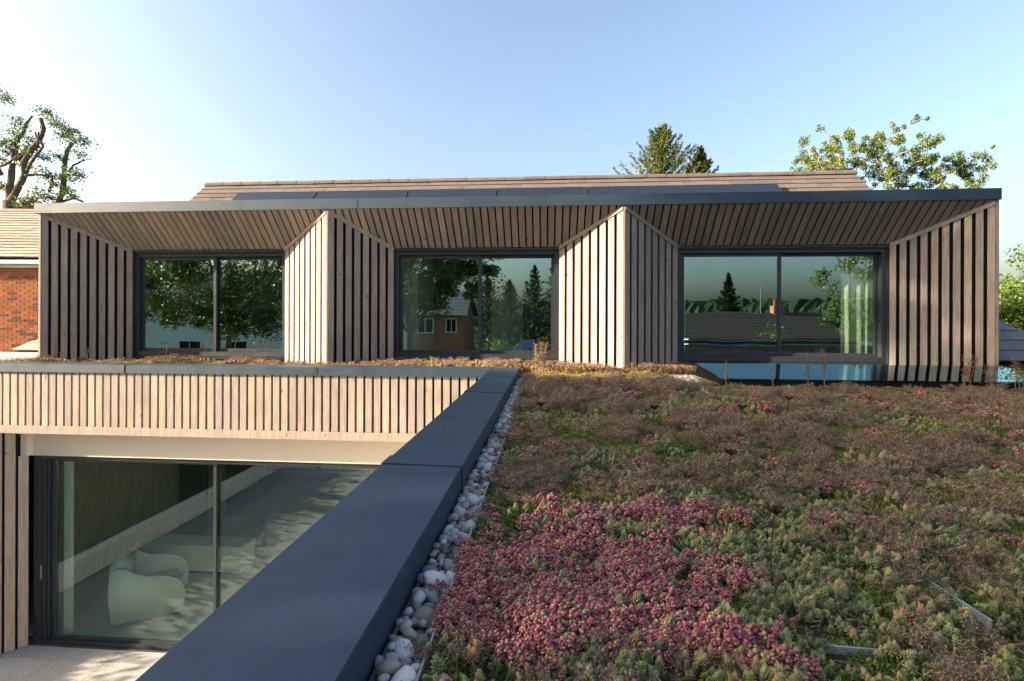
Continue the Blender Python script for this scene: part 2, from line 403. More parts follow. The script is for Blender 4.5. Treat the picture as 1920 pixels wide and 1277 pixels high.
# flat roof of the bays with its metal edge
G().box(-7.60, 5.78, Y0 + 0.01, 12.4, ZT + 0.035, ZT + 0.12).mk('flat_roof', METAL, house)
XJ = [-7.705, -5.43, -2.71, -0.02, 2.20, 4.62, 5.845]
for i in range(len(XJ) - 1):
    o = G().box(XJ[i] + 0.0015, XJ[i+1] - 0.0015, Y0 - 0.045 - (i % 2)*0.0025, Y0 + 0.16, ZT, ZT + 0.148).mk('fascia', METAL, house)
for s, xa in ((-1, XJ[0]), (1, XJ[-1])):
    G().box(min(xa, xa - s*0.10), max(xa, xa - s*0.10), Y0 + 0.162, 12.3, ZT + 0.002, ZT + 0.148).mk('fascia', METAL, house)

# ---- windows of the bays
def frame_rect(g, x0, x1, z0, z1, y0, y1, w, wb=None):
    wb = wb or w
    g.box(x0, x0 + w, y0, y1, z0, z1); g.box(x1 - w, x1, y0, y1, z0, z1)
    g.box(x0 + w, x1 - w, y0, y1, z1 - w, z1); g.box(x0 + w, x1 - w, y0, y1, z0, z0 + wb); return g

def window(ra, rb, mid, gl, gr):
    w = empty('window', ((ra + rb)/2, 8.0, -0.66), house)
    zt, zb = 1.03, -0.635
    g = G(); g.box(ra + 0.002, ra + 0.016, Y1 + 0.003, 8.03, zb - 0.02, ZB - 0.03); g.box(rb - 0.016, rb - 0.002, Y1 + 0.003, 8.03, zb - 0.02, ZB - 0.03)
    g.box(ra + 0.017, rb - 0.017, Y1 - 0.01, 8.03, zt + 0.004, zt + 0.030)
    g.mk('jamb_lining', FRAME, w)
    frame_rect(G(), ra + 0.018, rb - 0.018, zb + 0.03, zt, 7.985, 8.12, 0.062, 0.075).mk('frame', FRAME, w)
    G().box(ra + 0.03, rb - 0.03, 7.955, 7.983, zt - 0.012, zt - 0.002).mk('trickle_vent', FRAME, w)
    G().prism([(ra + 0.004, 7.93, zb), (ra + 0.004, 8.04, zb), (ra + 0.004, 8.04, zb + 0.03), (ra + 0.004, 7.93, zb + 0.012)], (rb - ra - 0.008, 0, 0)).mk('sill', FRAME, w)
    za, zc = zb + 0.107, zt - 0.064
    for k, (a, b, yy) in enumerate(((ra + 0.082, mid + 0.030, 8.03), (mid - 0.030, rb - 0.082, 8.075))):
        s = frame_rect(G(), a, b, za, zc, yy, yy + 0.042, 0.046).mk('sash', FRAME, w)
        G().box(a + 0.0465, b - 0.0465, yy + 0.014, yy + 0.024, za + 0.0465, zc - 0.0465).mk('pane', GLASS, w)
    return w
for (ra, rb), mid in zip(REAR, (-5.262, -1.04, 3.335)):
    window(ra, rb, mid, None, None)
# rooms behind the windows
def room(x0, x1, y0, y1, z0, z1, floor=FLOORM, wall=ROOMWALL, hole=None):
    r = empty('room', ((x0 + x1)/2, y0, z0), house)
    G().box(x0, x1, y0, y1, z0 - 0.05, z0).mk('floor', floor, r)
    G().box(x0, x1, y0, y1, z1, z1 + 0.05).mk('ceiling', wall, r)
    G().box(x0 - 0.05, x0 - 0.001, y0, y1, z0 - 0.05, z1 + 0.05).mk('side_wall', wall, r)
    G().box(x1 + 0.001, x1 + 0.05, y0, y1, z0 - 0.05, z1 + 0.05).mk('side_wall', wall, r)
    if hole:
        a, b, c, d = hole; g = G(); g.box(x0 - 0.05, a, y1 + 0.001, y1 + 0.05, z0 - 0.05, z1 + 0.05); g.box(b, x1 + 0.05, y1 + 0.001, y1 + 0.05, z0 - 0.05, z1 + 0.05)
        g.box(a, b, y1 + 0.001, y1 + 0.05, z0 - 0.05, c); g.box(a, b, y1 + 0.001, y1 + 0.05, d, z1 + 0.05); g.mk('back_wall', wall, r)
    else: G().box(x0 - 0.05, x1 + 0.05, y1 + 0.001, y1 + 0.05, z0 - 0.05, z1 + 0.05).mk('back_wall', wall, r)
    return r
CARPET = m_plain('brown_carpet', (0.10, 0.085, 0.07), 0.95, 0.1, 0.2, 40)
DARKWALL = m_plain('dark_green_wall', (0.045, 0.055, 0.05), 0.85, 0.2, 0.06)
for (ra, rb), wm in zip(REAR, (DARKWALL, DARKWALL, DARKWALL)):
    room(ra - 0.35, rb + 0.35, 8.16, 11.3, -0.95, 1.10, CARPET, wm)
    # wall linings that close the room round the window
    g = G(); g.box(ra - 0.36, ra + 0.016, 8.10, 8.155, -0.95, 1.10); g.box(rb - 0.016, rb + 0.36, 8.10, 8.155, -0.95, 1.10)
    g.box(ra + 0.017, rb - 0.017, 8.122, 8.155, 1.032, 1.10); g.box(ra + 0.017, rb - 0.017, 8.122, 8.155, -0.95, -0.61)
    g.mk('inner_lining', ROOMWALL, house)
# pale pier and back wall seen in the middle room
G().box(-2.33, -2.05, 8.30, 9.4, -0.95, 1.09).mk('inner_pier', ROOMWALL, house)
G().box(-1.02, -0.45, 9.6, 9.7, -0.95, 1.09).mk('inner_pier', ROOMWALL, house)
G().box(1.86, 2.06, 8.22, 9.2, -0.95, 1.09).mk('inner_pier', ROOMWALL, house)
# shading backs so that the roof space is closed
G().box(-7.58, 5.76, 11.42, 11.5, -0.95, 1.5).mk('rear_wall', GAP, house)

# ---- front parapet of the lower storey
FY = 6.73; CT = -0.64
XC = [-9.9, -8.36, -5.68, -3.00, -0.726]
for i in range(len(XC) - 1):
    lift = 0.003 if i % 2 else 0.0
    o = G().box(XC[i] + 0.003, XC[i+1] - 0.003, FY - lift, FY + 0.33, CT - 0.105, CT + lift).mk('coping', METAL, house)
    if i < 3: G().box(XC[i+1] - 0.045, XC[i+1] + 0.001, FY - 0.006, FY + 0.333, CT - 0.106, CT + 0.005).mk('coping_joint', METAL, house)
G().box(-9.9, -0.74, FY + 0.072, FY + 0.30, -1.59, CT - 0.11).mk('parapet_wall', GAP, house)
TB, TT = -1.59, -1.483
sheet('trim_board', [(0, TB), (0, TT), (9.15, TT), (9.15, TB)][::-1], (-9.9, FY + 0.038, 0), (1,0,0), (0,0,1), (0,-1,0), 0.026, TIMBER, house)
x = -9.86
while x < -0.80:
    sheet('cladding_board', [(x, TT + 0.001), (x + 0.083, TT + 0.001), (x + 0.083, CT - 0.09), (x, CT - 0.09)], (0, FY + 0.070, 0), (1,0,0), (0,0,1), (0,-1,0), 0.042 + random.uniform(-0.002, 0.002), TIMBER, house)
    x += 0.1136
G().box(-9.9, -0.74, FY + 0.07, FY + 0.26, TB - 0.02, TB - 0.001).mk('soffit', CREAM, house)
# cream beam over the door
G().box(-7.60, -0.74, 7.02, 7.16, -1.965, TB - 0.021).mk('beam', CREAM, house)
G().box(-7.50, -7.30, 6.925, 7.018, -1.955, TB - 0.022).mk('beam_end', CREAM, house)
# timber cheek left of the door
cheek = [(-7.70, 6.61), (-7.335, 6.985)]
A, B = Vector((*cheek[0], 0)), Vector((*cheek[1], 0)); L = (B - A).length; U = (B - A).normalized(); V = Vector((0,0,1)); N = U.cross(V)
sheet('wall_lining', [(0, FLOOR), (L, FLOOR), (L, -1.595), (0, -1.595)], A - N*0.012, U, V, N, 0.01, GAP, house)
nb, gap = 4, 0.03; p = (L + gap)/nb
for i in range(nb):
    zt = -1.60 if i < 3 else -1.95
    sheet('cladding_board', [(i*p, FLOOR + 0.012), (i*p + p - gap, FLOOR + 0.012), (i*p + p - gap, zt), (i*p, zt)], A, U, V, N, TH, TIMBER, house)
G().box(-12.5, -7.72, 6.66, 6.95, FLOOR, -1.595).mk('wall', TIMBER, house)
# sliding door
door = empty('sliding_door', (-4.0, 7.05, FLOOR), house)
DX0, DX1, DZ0, DZ1 = -7.33, -0.78, FLOOR + 0.005, -1.967
frame_rect(G(), DX0, DX1, DZ0, DZ1, 7.055, 7.20, 0.055).mk('frame', FRAME, door)
for k in range(4): G().box(DX0 + 0.058 + k*0.052, DX0 + 0.088 + k*0.052, 7.07 + k*0.02, 7.19, DZ0 + 0.056, DZ1 - 0.056).mk('track', FRAME, door)
G().box(DX0 + 0.10, DX0 + 0.115, 7.062, 7.07, -3.75, -3.55).mk('handle', STEEL, door)
dsash = [(DX0 + 0.27, -4.62, 7.10), (-4.68, -1.95, 7.145), (-1.99, DX1 - 0.06, 7.10)]
for a, b, yy in dsash:
    frame_rect(G(), a, b, DZ0 + 0.057, DZ1 - 0.057, yy, yy + 0.04, 0.036).mk('sash', FRAME, door)
    G().box(a + 0.0365, b - 0.0365, yy + 0.012, yy + 0.022, DZ0 + 0.094, DZ1 - 0.094).mk('pane', GLASS_LOW, door)
# living room behind the door
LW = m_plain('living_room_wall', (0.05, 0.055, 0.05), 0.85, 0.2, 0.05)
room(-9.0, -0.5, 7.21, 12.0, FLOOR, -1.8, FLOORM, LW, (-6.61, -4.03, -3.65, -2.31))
G().box(-7.10, -7.00, 7.30, 7.36, FLOOR + 0.001, -1.801).mk('inner_pier', ROOMWALL, house)
G().box(-8.95, -7.0, 10.4, 10.5, FLOOR + 0.001, -1.801).mk('inner_pier', ROOMDARK, house)

# ---- the wing with the planted roof
G().box(-0.69, 9.5, -0.75, 6.72, FLOOR, PEBZ - 0.06).mk('wing_wall', WHITE, house)
G().box(-9.9, 9.5, 6.73 + 0.26, 8.3, -1.1, PEBZ - 0.06).mk('roof_deck', GAP, house)
YJ = [-0.80, 0.05, 2.30, 4.63, FY + 0.33]
def coping_y(y0, y1, lift):
    g = G()
    x0, x1 = -0.727 - lift, -0.373 + lift
    # folded section: slight fall to the inside, hanging legs
    sec = [(x0, CT - 0.11), (x0, CT + lift), (x1, CT - 0.006 + lift), (x1, CT - 0.115)]
    n = len(sec); V = [(x, y0, z) for x, z in sec] + [(x, y1, z) for x, z in sec]
    F = [(0,1,2,3)[::-1], (4,5,6,7)] + [(i, (i+1) % 4, (i+1) % 4 + 4, i + 4) for i in range(4)]
    F = [tuple(f) for f in F]
    o = mk('coping', V, F, METAL, house)
    bm = bmesh.new(); bm.from_mesh(o.data); bmesh.ops.recalc_face_normals(bm, faces=bm.faces[:])
    bmesh.ops.bevel(bm, geom=[e for e in bm.edges if abs(e.verts[0].co.y - e.verts[1].co.y) > 0.1], offset=0.003, segments=2, affect='EDGES'); bm.to_mesh(o.data); bm.free()
for i in range(len(YJ) - 1):
    coping_y(YJ[i] + 0.003, YJ[i+1] - 0.003, 0.0)
    if 0 < i: coping_y(YJ[i] - 0.002, YJ[i] + 0.13, 0.005)
G().box(-0.70, -0.40, -0.7, 6.72, PEBZ - 0.06, CT - 0.112).mk('parapet_wall', GAP, house)
G().box(-0.37, 9.5, -0.80, -0.47, CT - 0.11, CT).mk('coping', METAL, house)
G().box(9.2, 9.5, -0.46, 7.0, CT - 0.11, CT).mk('coping', METAL, house)

# ---- main tiled roof behind
RX0, RX1, RY, RZ, PT = -8.72, 7.07, 13.0, 3.47, math.radians(40.5)
roof = empty('roof', (-0.8, RY, RZ), house)
dn = Vector((0, -math.cos(PT), -math.sin(PT))); nrm = Vector((0, -math.sin(PT), math.cos(PT)))
R0 = Vector((RX0, RY, RZ - 0.10))
G().prism([R0 + Vector((RX1 - RX0, 0, 0)), R0, R0 + dn*4.2, R0 + Vector((RX1 - RX0, 0, 0)) + dn*4.2], (0, 0.0, -0.12)).mk('roof_slope', GAP, roof)
dn2 = Vector((0, math.cos(PT), -math.sin(PT)))
G().prism([R0, R0 + Vector((RX1 - RX0, 0, 0)), R0 + Vector((RX1 - RX0, 0, 0)) + dn2*4.2, R0 + dn2*4.2], (0, 0.0, -0.12)).mk('roof_slope', TILE, roof)
GA, TW = 0.217, (RX1 - RX0)/46 + 1e-6
tile_me = mesh_from('roof_tile', [(0,0,0),(TW-0.006,0,0),(TW-0.006,0.29,0),(0,0.29,0),(0,0,0.028),(TW-0.006,0,0.028),(TW-0.006,0.29,0.028),(0,0.29,0.028)],
                    [(0,3,2,1),(4,5,6,7),(0,1,5,4),(1,2,6,5),(2,3,7,6),(3,0,4,7)], TILE)
half_me = mesh_from('roof_tile', [(0,0,0),(TW/2-0.006,0,0),(TW/2-0.006,0.29,0),(0,0.29,0),(0,0,0.028),(TW/2-0.006,0,0.028),(TW/2-0.006,0.29,0.028),(0,0.29,0.028)],
                    [(0,3,2,1),(4,5,6,7),(0,1,5,4),(1,2,6,5),(2,3,7,6),(3,0,4,7)], TILE)
ncol = 46
def tile_at(me, parent, O, U, D, Nn, tilt=0.085, jit=0.004):
    # tile lies with its long axis up the slope (-D), lower edge at O
    upv = (-D).normalized(); M = Matrix((U, upv, Nn)).transposed().to_4x4()
    M = Matrix.Translation(O + Nn*(0.028 + random.uniform(0, jit))) @ M @ Matrix.Rotation(-tilt + random.uniform(-0.006, 0.006), 4, 'X') @ Matrix.Rotation(random.uniform(-0.004, 0.004), 4, 'Z')
    return link(bpy.data.objects.new('roof_tile', me), parent, M)
for r in range(6):
    off = (r % 2) * TW/2
    O = R0 + dn*(0.05 + GA*(r + 1))
    if off: tile_at(half_me, roof, O, Vector((1,0,0)), dn, nrm)
    for c in range(ncol - (1 if off else 0)):
        tile_at(tile_me, roof, O + Vector((off + c*TW, 0, 0)), Vector((1,0,0)), dn, nrm)
    if off: tile_at(half_me, roof, O + Vector((off + (ncol-1)*TW, 0, 0)), Vector((1,0,0)), dn, nrm)
RX1E = RX0 + ncol*TW
nr = 33; rl = (RX1E - RX0) / nr
V = []; F = []
for k in range(9):
    a = math.pi * (k/8); 
    for x, e in ((0, 0.0), (rl + 0.012, 0.006)): V.append((x, math.cos(a)*(0.115 + e), math.sin(a)*(0.10 + e) - 0.03))
for k in range(8): F.append((2*k, 2*k+1, 2*k+3, 2*k+2))
V += [(x, y*0.82, z - 0.016) for x, y, z in V]; n = 18
F += [(2*k + n, 2*k+2 + n, 2*k+3 + n, 2*k+1 + n) for k in range(8)] + [(2*k, 2*k+2, 2*k+2+n, 2*k+n) for k in range(8)] + [(2*k+1, 2*k+1+n, 2*k+3+n, 2*k+3) for k in range(8)]
ridge_me = mesh_from('ridge_tile', V, F, TILE)
for i in range(nr):
    M = Matrix.Translation((RX0 + i*rl, RY, RZ - 0.075 + random.uniform(-0.003, 0.004))) @ Matrix.Rotation(random.uniform(-0.005, 0.005), 4, 'Y')
    o = link(bpy.data.objects.new('ridge_tile', ridge_me), roof, M)
# solar panels lying on the tiles
def m_pv():
    t = NT('photovoltaic_cells'); c = t.coords(jitter=False)
    sp = t.n('ShaderNodeSeparateXYZ'); t.ln(c, sp.inputs[0])
    def line(s_, per, w): 
        f = t.math('FRACT', t.math('DIVIDE', s_, per)); return t.math('GREATER_THAN', f, 1 - w)
    ln = t.math('MAXIMUM', line(sp.outputs[0], 0.165, 0.02), line(sp.outputs[1], 0.165, 0.02))
    col = t.mix(t.math('MULTIPLY', ln, 0.6), (0.012, 0.016, 0.028), (0.06, 0.065, 0.075))
    return t.done(t.bsdf(col, 0.16, 0.6))
PV = m_pv()
PX = [-7.51, -5.49, -3.265, -1.164, 0.918, 3.01, 5.12]
ORD = ['leftmost', 'second from the left', 'third from the left', 'third from the right', 'second from the right', 'rightmost']
for i in range(6):
    w = PX[i+1] - PX[i] - 0.034
    M = Matrix((Vector((1,0,0)), -dn, nrm)).transposed().to_4x4(); M.translation = R0 + dn*(0.05 + 0.62) + nrm*0.115 + Vector((PX[i] - RX0, 0, 0)) + dn*1.06
    root = bpy.data.objects.new('solar_panel', None); link(root, None, M)
    tag(root, 'dark solar panel on the brown tiled roof, %s of six' % ORD[i], 'solar panel', 'solar panels along the main roof')
    def loc(g, name, mat):
        V = [tuple(M @ Vector(v)) for v in g.V]; me = mesh_from(name, g.V, g.F, mat); return link(bpy.data.objects.new(name, me), root, M)
    loc(G().box(0.014, w - 0.014, 0.014, 1.036, 0.012, 0.036), 'cell_sheet', PV)
    loc(G().box(0, 0.013, 0, 1.05, 0, 0.04).box(w - 0.013, w, 0, 1.05, 0, 0.04).box(0.0131, w - 0.0131, 0, 0.013, 0, 0.04).box(0.0131, w - 0.0131, 1.037, 1.05, 0, 0.04), 'frame', FRAME)
    loc(G().box(w + 0.003, w + 0.031, 0, 1.05, 0.0, 0.012), 'rail', BLACK)  # black strip added so the gap between panels looks dark

# ---- lower roof slopes on both sides of the bays
def side_roof(name, mat, O, U, W, rows, gauge, tw, pitch, hip, z_end):
    """tiled slope facing the camera; O = lower corner next to the bay, U = direction away from the bay, shrinking by hip per row"""
    r = empty(name, O, house)
    U = Vector(U).normalized(); D = Vector((0, -math.cos(pitch), -math.sin(pitch))); Nn = Vector((0, -math.sin(pitch), math.cos(pitch)))
    tops = []
    tm = mesh_from('roof_tile', [(0,0,0),(tw-0.005,0,0),(tw-0.005,gauge*1.3,0),(0,gauge*1.3,0),(0,0,0.02),(tw-0.005,0,0.02),(tw-0.005,gauge*1.3,0.02),(0,gauge*1.3,0.02)],
                   [(0,3,2,1),(4,5,6,7),(0,1,5,4),(1,2,6,5),(2,3,7,6),(3,0,4,7)], mat)
    Ux = Vector((1, 0, 0)); sgn = 1 if U.x > 0 else -1
    for i in range(rows):
        Oi = Vector(O) - D*(gauge*i); wid = W - hip*i
        k = 0; x = -(i % 2)*tw/2
        while x < wid - 0.02:
            w = min(tw, wid - x)
            xs = O[0] + x if sgn > 0 else O[0] - x - w
            if w > tw*0.98: me = tm
            else:
                # cut tile at the hip
                t2 = gauge*1.3; cut = hip/gauge*t2
                a, b = (w, max(w - cut, 0.01))
                pts = [(0,0),(a,0),(b,t2),(0,t2)] if sgn > 0 else [(0,0),(w,0),(w,t2),(w-b,t2)]
                me = mesh_from('roof_tile', [(p[0],p[1],0) for p in pts] + [(p[0],p[1],0.02) for p in pts], [(0,3,2,1),(4,5,6,7),(0,1,5,4),(1,2,6,5),(2,3,7,6),(3,0,4,7)], mat)
            tile_at(me, r, Vector((xs, Oi.y, Oi.z)), Ux, D, Nn, 0.07)
            x += tw
    A = Vector(O); B = A + U*W; Tm = A - D*(gauge*rows); 
    T2 = Tm + U*max(W - hip*rows, 0.02)
    poly = [A, B, T2, Tm] if sgn > 0 else [B, A, Tm, T2]
    G().prism([p - Nn*0.05 for p in poly], Nn*0.045).mk('roof_slope', GAP, r)
side_roof('side_roof', SLATE, (6.05, 9.0, -0.66), (1, 0, 0), 2.35, 10, 0.25, 0.30, math.radians(38), 0.20, 0)
side_roof('side_roof', LICHEN, (-8.3, 8.55, -0.60), (-1, 0, 0), 0.98, 4, 0.20, 0.27, math.radians(38), 0.245, 0)
G().box(-9.9, -7.75, 7.6, 8.5, -0.75, -0.60).mk('flashing', LEAD, house)
G().box(5.9, 9.2, 8.3, 9.1, FLOOR, -0.70).mk('wall', GAP, house)

# ---- neighbouring brick house on the left
NBD = Vector((0.99, 0.12, 0)).normalized(); NBN = Vector((0.12, -0.99, 0)).normalized(); NB0 = Vector((-14.5, 13.5, 0))
nb = tag(empty('brick_house', (-16.5, 13.0, FLOOR)), 'red brick neighbouring house with white gutter and pale tiled roof', 'house')
def nbp(t, z, n=0.0): return NB0 + NBD*t + NBN*n + Vector((0, 0, z))
def nbox(name, t0, t1, z0, z1, n0, n1, mat, parent):
    return G().prism([nbp(t0, z0, n0), nbp(t1, z0, n0), nbp(t1, z0, n1), nbp(t0, z0, n1)][::-1], (0, 0, z1 - z0)).mk(name, mat, parent)
wallp = nbox('wall', -6, 4.5, FLOOR, 1.38, -6.0, -0.012, MORTAR, nb)
bm_ = mesh_from('brick', [(-.105,-.02,-.0315),(.105,-.02,-.0315),(.105,.02,-.0315),(-.105,.02,-.0315),(-.105,-.02,.0315),(.105,-.02,.0315),(.105,.02,.0315),(-.105,.02,.0315)],
                [(0,3,2,1),(4,5,6,7),(0,1,5,4),(1,2,6,5),(2,3,7,6),(3,0,4,7)], BRICK)
RB = Matrix((NBD, -NBN, Vector((0,0,1)))).transposed().to_4x4()
for r in range(31):
    z = 1.33 - r*0.075; off = 0.1125 if r % 2 else 0.0
    for c in range(9):
        M = Matrix.Translation(nbp(-0.95 + off + c*0.225, z, -0.018 + random.uniform(-0.003, 0.002))) @ RB
        link(bpy.data.objects.new('brick', bm_), wallp, M)
nbox('wall_below', -6, 4.5, FLOOR, -1.05, -0.011, 0.003, BRICKWALL, nb)
nbox('wall_beside', -6, -1.07, -1.05, 1.38, -0.011, 0.003, BRICKWALL, nb); nbox('wall_beside', 1.10, 4.5, -1.05, 1.38, -0.011, 0.003, BRICKWALL, nb)
nbox('gutter', -6, 4.6, 1.46, 1.56, 0.06, 0.18, PAINT, nb)
nbox('fascia', -6, 4.6, 1.36, 1.58, -0.005, 0.055, PAINT, nb)
# its roof: courses of tiles
npitch = math.radians(33)
nroof = empty('roof', nbp(0, 1.6, 0), nb)
nD = NBN*math.cos(npitch) - Vector((0, 0, math.sin(npitch))); nN = NBN*math.sin(npitch) + Vector((0, 0, math.cos(npitch)))
E0 = nbp(-6, 1.60, 0.15)
for i in range(17):
    O = E0 - nD*(0.19*i)
    g = G(); 
    for k in range(34):
        a = O + NBD*(k*0.30 + (0.15 if i % 2 else 0)); j = random.uniform(0, 0.008)
        P = [a, a + NBD*0.295, a + NBD*0.295 - nD*0.25, a - nD*0.25]
        P = [P[0] + nN*(0.03 + j), P[1] + nN*(0.03 + j), P[2] + nN*j, P[3] + nN*j]
        g.prism(P, nN*0.034)
    g.mk('tile_course', LICHEN, nroof)
G().prism([E0 - nN*0.03, E0 + NBD*10.6 - nN*0.03, E0 + NBD*10.6 - nD*3.25 - nN*0.03, E0 - nD*3.25 - nN*0.03], nN*0.02).mk('roof_slope', GAP, nroof)
G().tube([E0 - nD*3.25 + NBD*t_ + nN*0.02 for t_ in (0, 5, 10.5)], 0.10, 8).mk('ridge', LICHEN, nroof)

# ================================================================== things
# flat rooflight on the planted roof
rl_ = tag(empty('roof_light', (3.8, 6.85, PEBZ - 0.02)), 'low flat glass rooflight with black upstand in front of the right window', 'rooflight')
KX0, KX1, KF, KB, KZF, KZB = 1.985, 5.80, 6.28, 7.38, -0.672, -0.588
def kz(y): return KZF + (KZB - KZF)*(y - KF)/(KB - KF)
def slab(x0, x1, y0, y1, t, dz=0.0):
    g = G(); V = [(x, y, kz(y) + dz + (t if k else 0)) for k in (0, 1) for x, y in ((x0,y0),(x1,y0),(x1,y1),(x0,y1))]
    g.add(V, [(0,3,2,1),(4,5,6,7),(0,1,5,4),(1,2,6,5),(2,3,7,6),(3,0,4,7)]); return g
g = G()
for x0, x1, y0, y1 in ((KX0+.02, KX1-.02, KF+.02, KF+.07), (KX0+.02, KX1-.02, KB-.07, KB-.02), (KX0+.02, KX0+.07, KF+.071, KB-.071), (KX1-.07, KX1-.02, KF+.071, KB-.071)):
    V = [(x, y, z) for z in (0, 1) for x, y in ((x0,y0),(x1,y0),(x1,y1),(x0,y1))]
    g.add([(x, y, (kz(y) - 0.013) if z else PEBZ - 0.05) for x, y, z in V], [(0,3,2,1),(4,5,6,7),(0,1,5,4),(1,2,6,5),(2,3,7,6),(3,0,4,7)])
g.mk('upstand', BLACK, rl_)
slab(KX0, KX1, KF, KB, 0.012, -0.012).mk('pane', SKYGLASS, rl_)
gb = slab(KX0 + 0.01, KX0 + 0.16, KF + 0.008, KB - 0.008, 0.004, -0.018); 
for a in ((KX1-.16, KX1-.01, KF+.008, KB-.008), (KX0+.161, KX1-.161, KF+.008, KF+.12), (KX0+.161, KX1-.161, KB-.12, KB-.008)):
    h = slab(*a, 0.004, -0.018); gb.add(h.V, h.F)
gb.mk('black_border', BLACK, rl_)

# curtain in the right window
def curtain(x0, x1, y, z0, z1, waves, amp):
    V = []; F = []; n = 96
    for i in range(n + 1):
        u = i/n; x = x0 + (x1 - x0)*u; yy = y + amp*math.sin(u*waves*2*math.pi + 0.6*math.sin(u*9)) + 0.012*math.sin(u*31)
        for z in (z0, z1): V.append((x + (0.02*math.sin(u*14) if z == z0 else 0), yy + (0.012*math.sin(u*23) if z == z0 else 0), z))
    m = len(V); V += [(x, yy + 0.004, z) for x, yy, z in V]
    for i in range(n):
        F.append((2*i, 2*i+2, 2*i+3, 2*i+1)); F.append((m+2*i, m+2*i+1, m+2*i+3, m+2*i+2))
    for i in range(n): F.append((2*i+1, 2*i+3, m+2*i+3, m+2*i+1)); F.append((2*i, m+2*i, m+2*i+2, 2*i+2))
    return V, F
V, F = curtain(4.30, 4.78, 8.24, -0.60, 0.98, 3.6, 0.020)
tag(mk('curtain', V, F, CURTAIN, smooth=True), 'pale green curtain hanging inside the right hand window', 'curtain')

# cream armchair seen through the sliding door
def armchair(loc, rz):
    r = empty('armchair', loc, None, rz); M = WORLD_OF[r] @ Matrix.Diagonal((1.05, 1.12, 1.08, 1))
    def part(name, V, F, mat, sub=2):
        me = mesh_from(name, V, F, mat, True); o = link(bpy.data.objects.new(name, me), r, M)
        if sub: md = o.modifiers.new('s', 'SUBSURF'); md.levels = sub; md.render_levels = sub
        return o
    def rbox(g, x0, x1, y0, y1, z0, z1):
        o = G().box(x0, x1, y0, y1, z0, z1); bm = bmesh.new(); me = mesh_from('t', o.V, o.F, None); bm.from_mesh(me)
        bmesh.ops.bevel(bm, geom=bm.edges[:], offset=min(x1-x0, y1-y0, z1-z0)*0.28, segments=3, affect='EDGES'); bm.to_mesh(me)
        V = [tuple(v.co) for v in me.vertices]; F = [tuple(p.vertices) for p in me.polygons]; bm.free(); bpy.data.meshes.remove(me); return V, F
    part('seat', *rbox(0, -0.33, 0.33, -0.36, 0.34, 0.16, 0.42), UPHOL, 0)
    # curved tub sides: profile rises to the back
    for s in (-1, 1):
        prof = [(-0.40, 0.06), (0.42, 0.06), (0.46, 0.45), (0.44, 0.80), (0.30, 0.82), (0.10, 0.66), (-0.22, 0.60), (-0.38, 0.50), (-0.43, 0.30)]
        P = [(s*0.34, y, z) for y, z in prof]
        g = G().prism(P if s < 0 else P, (s*0.13, 0, 0)); V, F = g.V, g.F
        o = part('arm', V, F, UPHOL, 0); bm = bmesh.new(); bm.from_mesh(o.data); bmesh.ops.recalc_face_normals(bm, faces=bm.faces[:])
        bmesh.ops.bevel(bm, geom=bm.edges[:], offset=0.03, segments=3, affect='EDGES'); bm.to_mesh(o.data); bm.free()
        o.data.polygons.foreach_set('use_smooth', [True]*len(o.data.polygons))
    part('backrest', *rbox(0, -0.35, 0.35, 0.24, 0.46, 0.20, 0.86), UPHOL, 0)
    for sx in (-0.36, 0.36):
        for sy in (-0.32, 0.34): part('leg', *[(g.V, g.F) for g in [G().box(sx-.025, sx+.025, sy-.025, sy+.025, 0, 0.10)]][0], WOODDARK, 0)
    return r
tag(armchair((-6.32, 8.08, FLOOR), math.radians(122)), 'cream armchair with curved arms seen through the sliding door', 'armchair')
sb = tag(empty('sideboard', (-6.6, 9.4, FLOOR)), 'long low white sideboard behind the cream armchair', 'sideboard')
box('cabinet', -7.6, -5.5, 9.2, 9.65, FLOOR + 0.06, FLOOR + 0.52, UPHOL, sb, 0.008)
G().box(-7.55, -5.55, 9.25, 9.6, FLOOR, FLOOR + 0.059).mk('plinth', ROOMDARK, sb)
# dark sofa further inside and framed picture on the back wall
sofa = tag(empty('sofa', (-4.6, 10.6, FLOOR)), 'dark blue sofa deep in the room behind the sliding door', 'sofa')
box('seat', -5.5, -3.4, 10.2, 11.0, FLOOR + 0.12, FLOOR + 0.42, NAVY, sofa, 0.05)
box('backrest', -5.5, -3.4, 9.98, 10.195, FLOOR + 0.12, FLOOR + 0.82, NAVY, sofa, 0.07)
for xa in (-5.7, -3.395): box('arm', xa, xa + 0.195, 9.98, 11.0, FLOOR + 0.12, FLOOR + 0.60, NAVY, sofa, 0.06)
for xa in (-5.6, -3.4):
    for ya in (10.05, 10.85): G().box(xa, xa + .06, ya, ya + .06, FLOOR, FLOOR + 0.118).mk('leg', WOODDARK, sofa)
bw = empty('window', (-5.3, 12.0, -3.66), house)
frame_rect(G(), -6.62, -4.02, -3.66, -2.30, 11.95, 12.06, 0.09).box(-5.37, -5.27, 11.96, 12.05, -3.569, -2.391).mk('frame', WOODDARK, bw)
G().box(-6.53, -5.371, 11.99, 12.0, -3.57, -2.39).mk('pane', GLASS_LOW, bw); G().box(-5.269, -4.11, 11.99, 12.0, -3.57, -2.39).mk('pane', GLASS_LOW, bw)
tag(G().box(-12, 6, 16.0, 16.2, FLOOR, FLOOR + 2.0).mk('garden_wall', WHITE), 'white rear garden wall seen through the back window of the living room', 'wall')

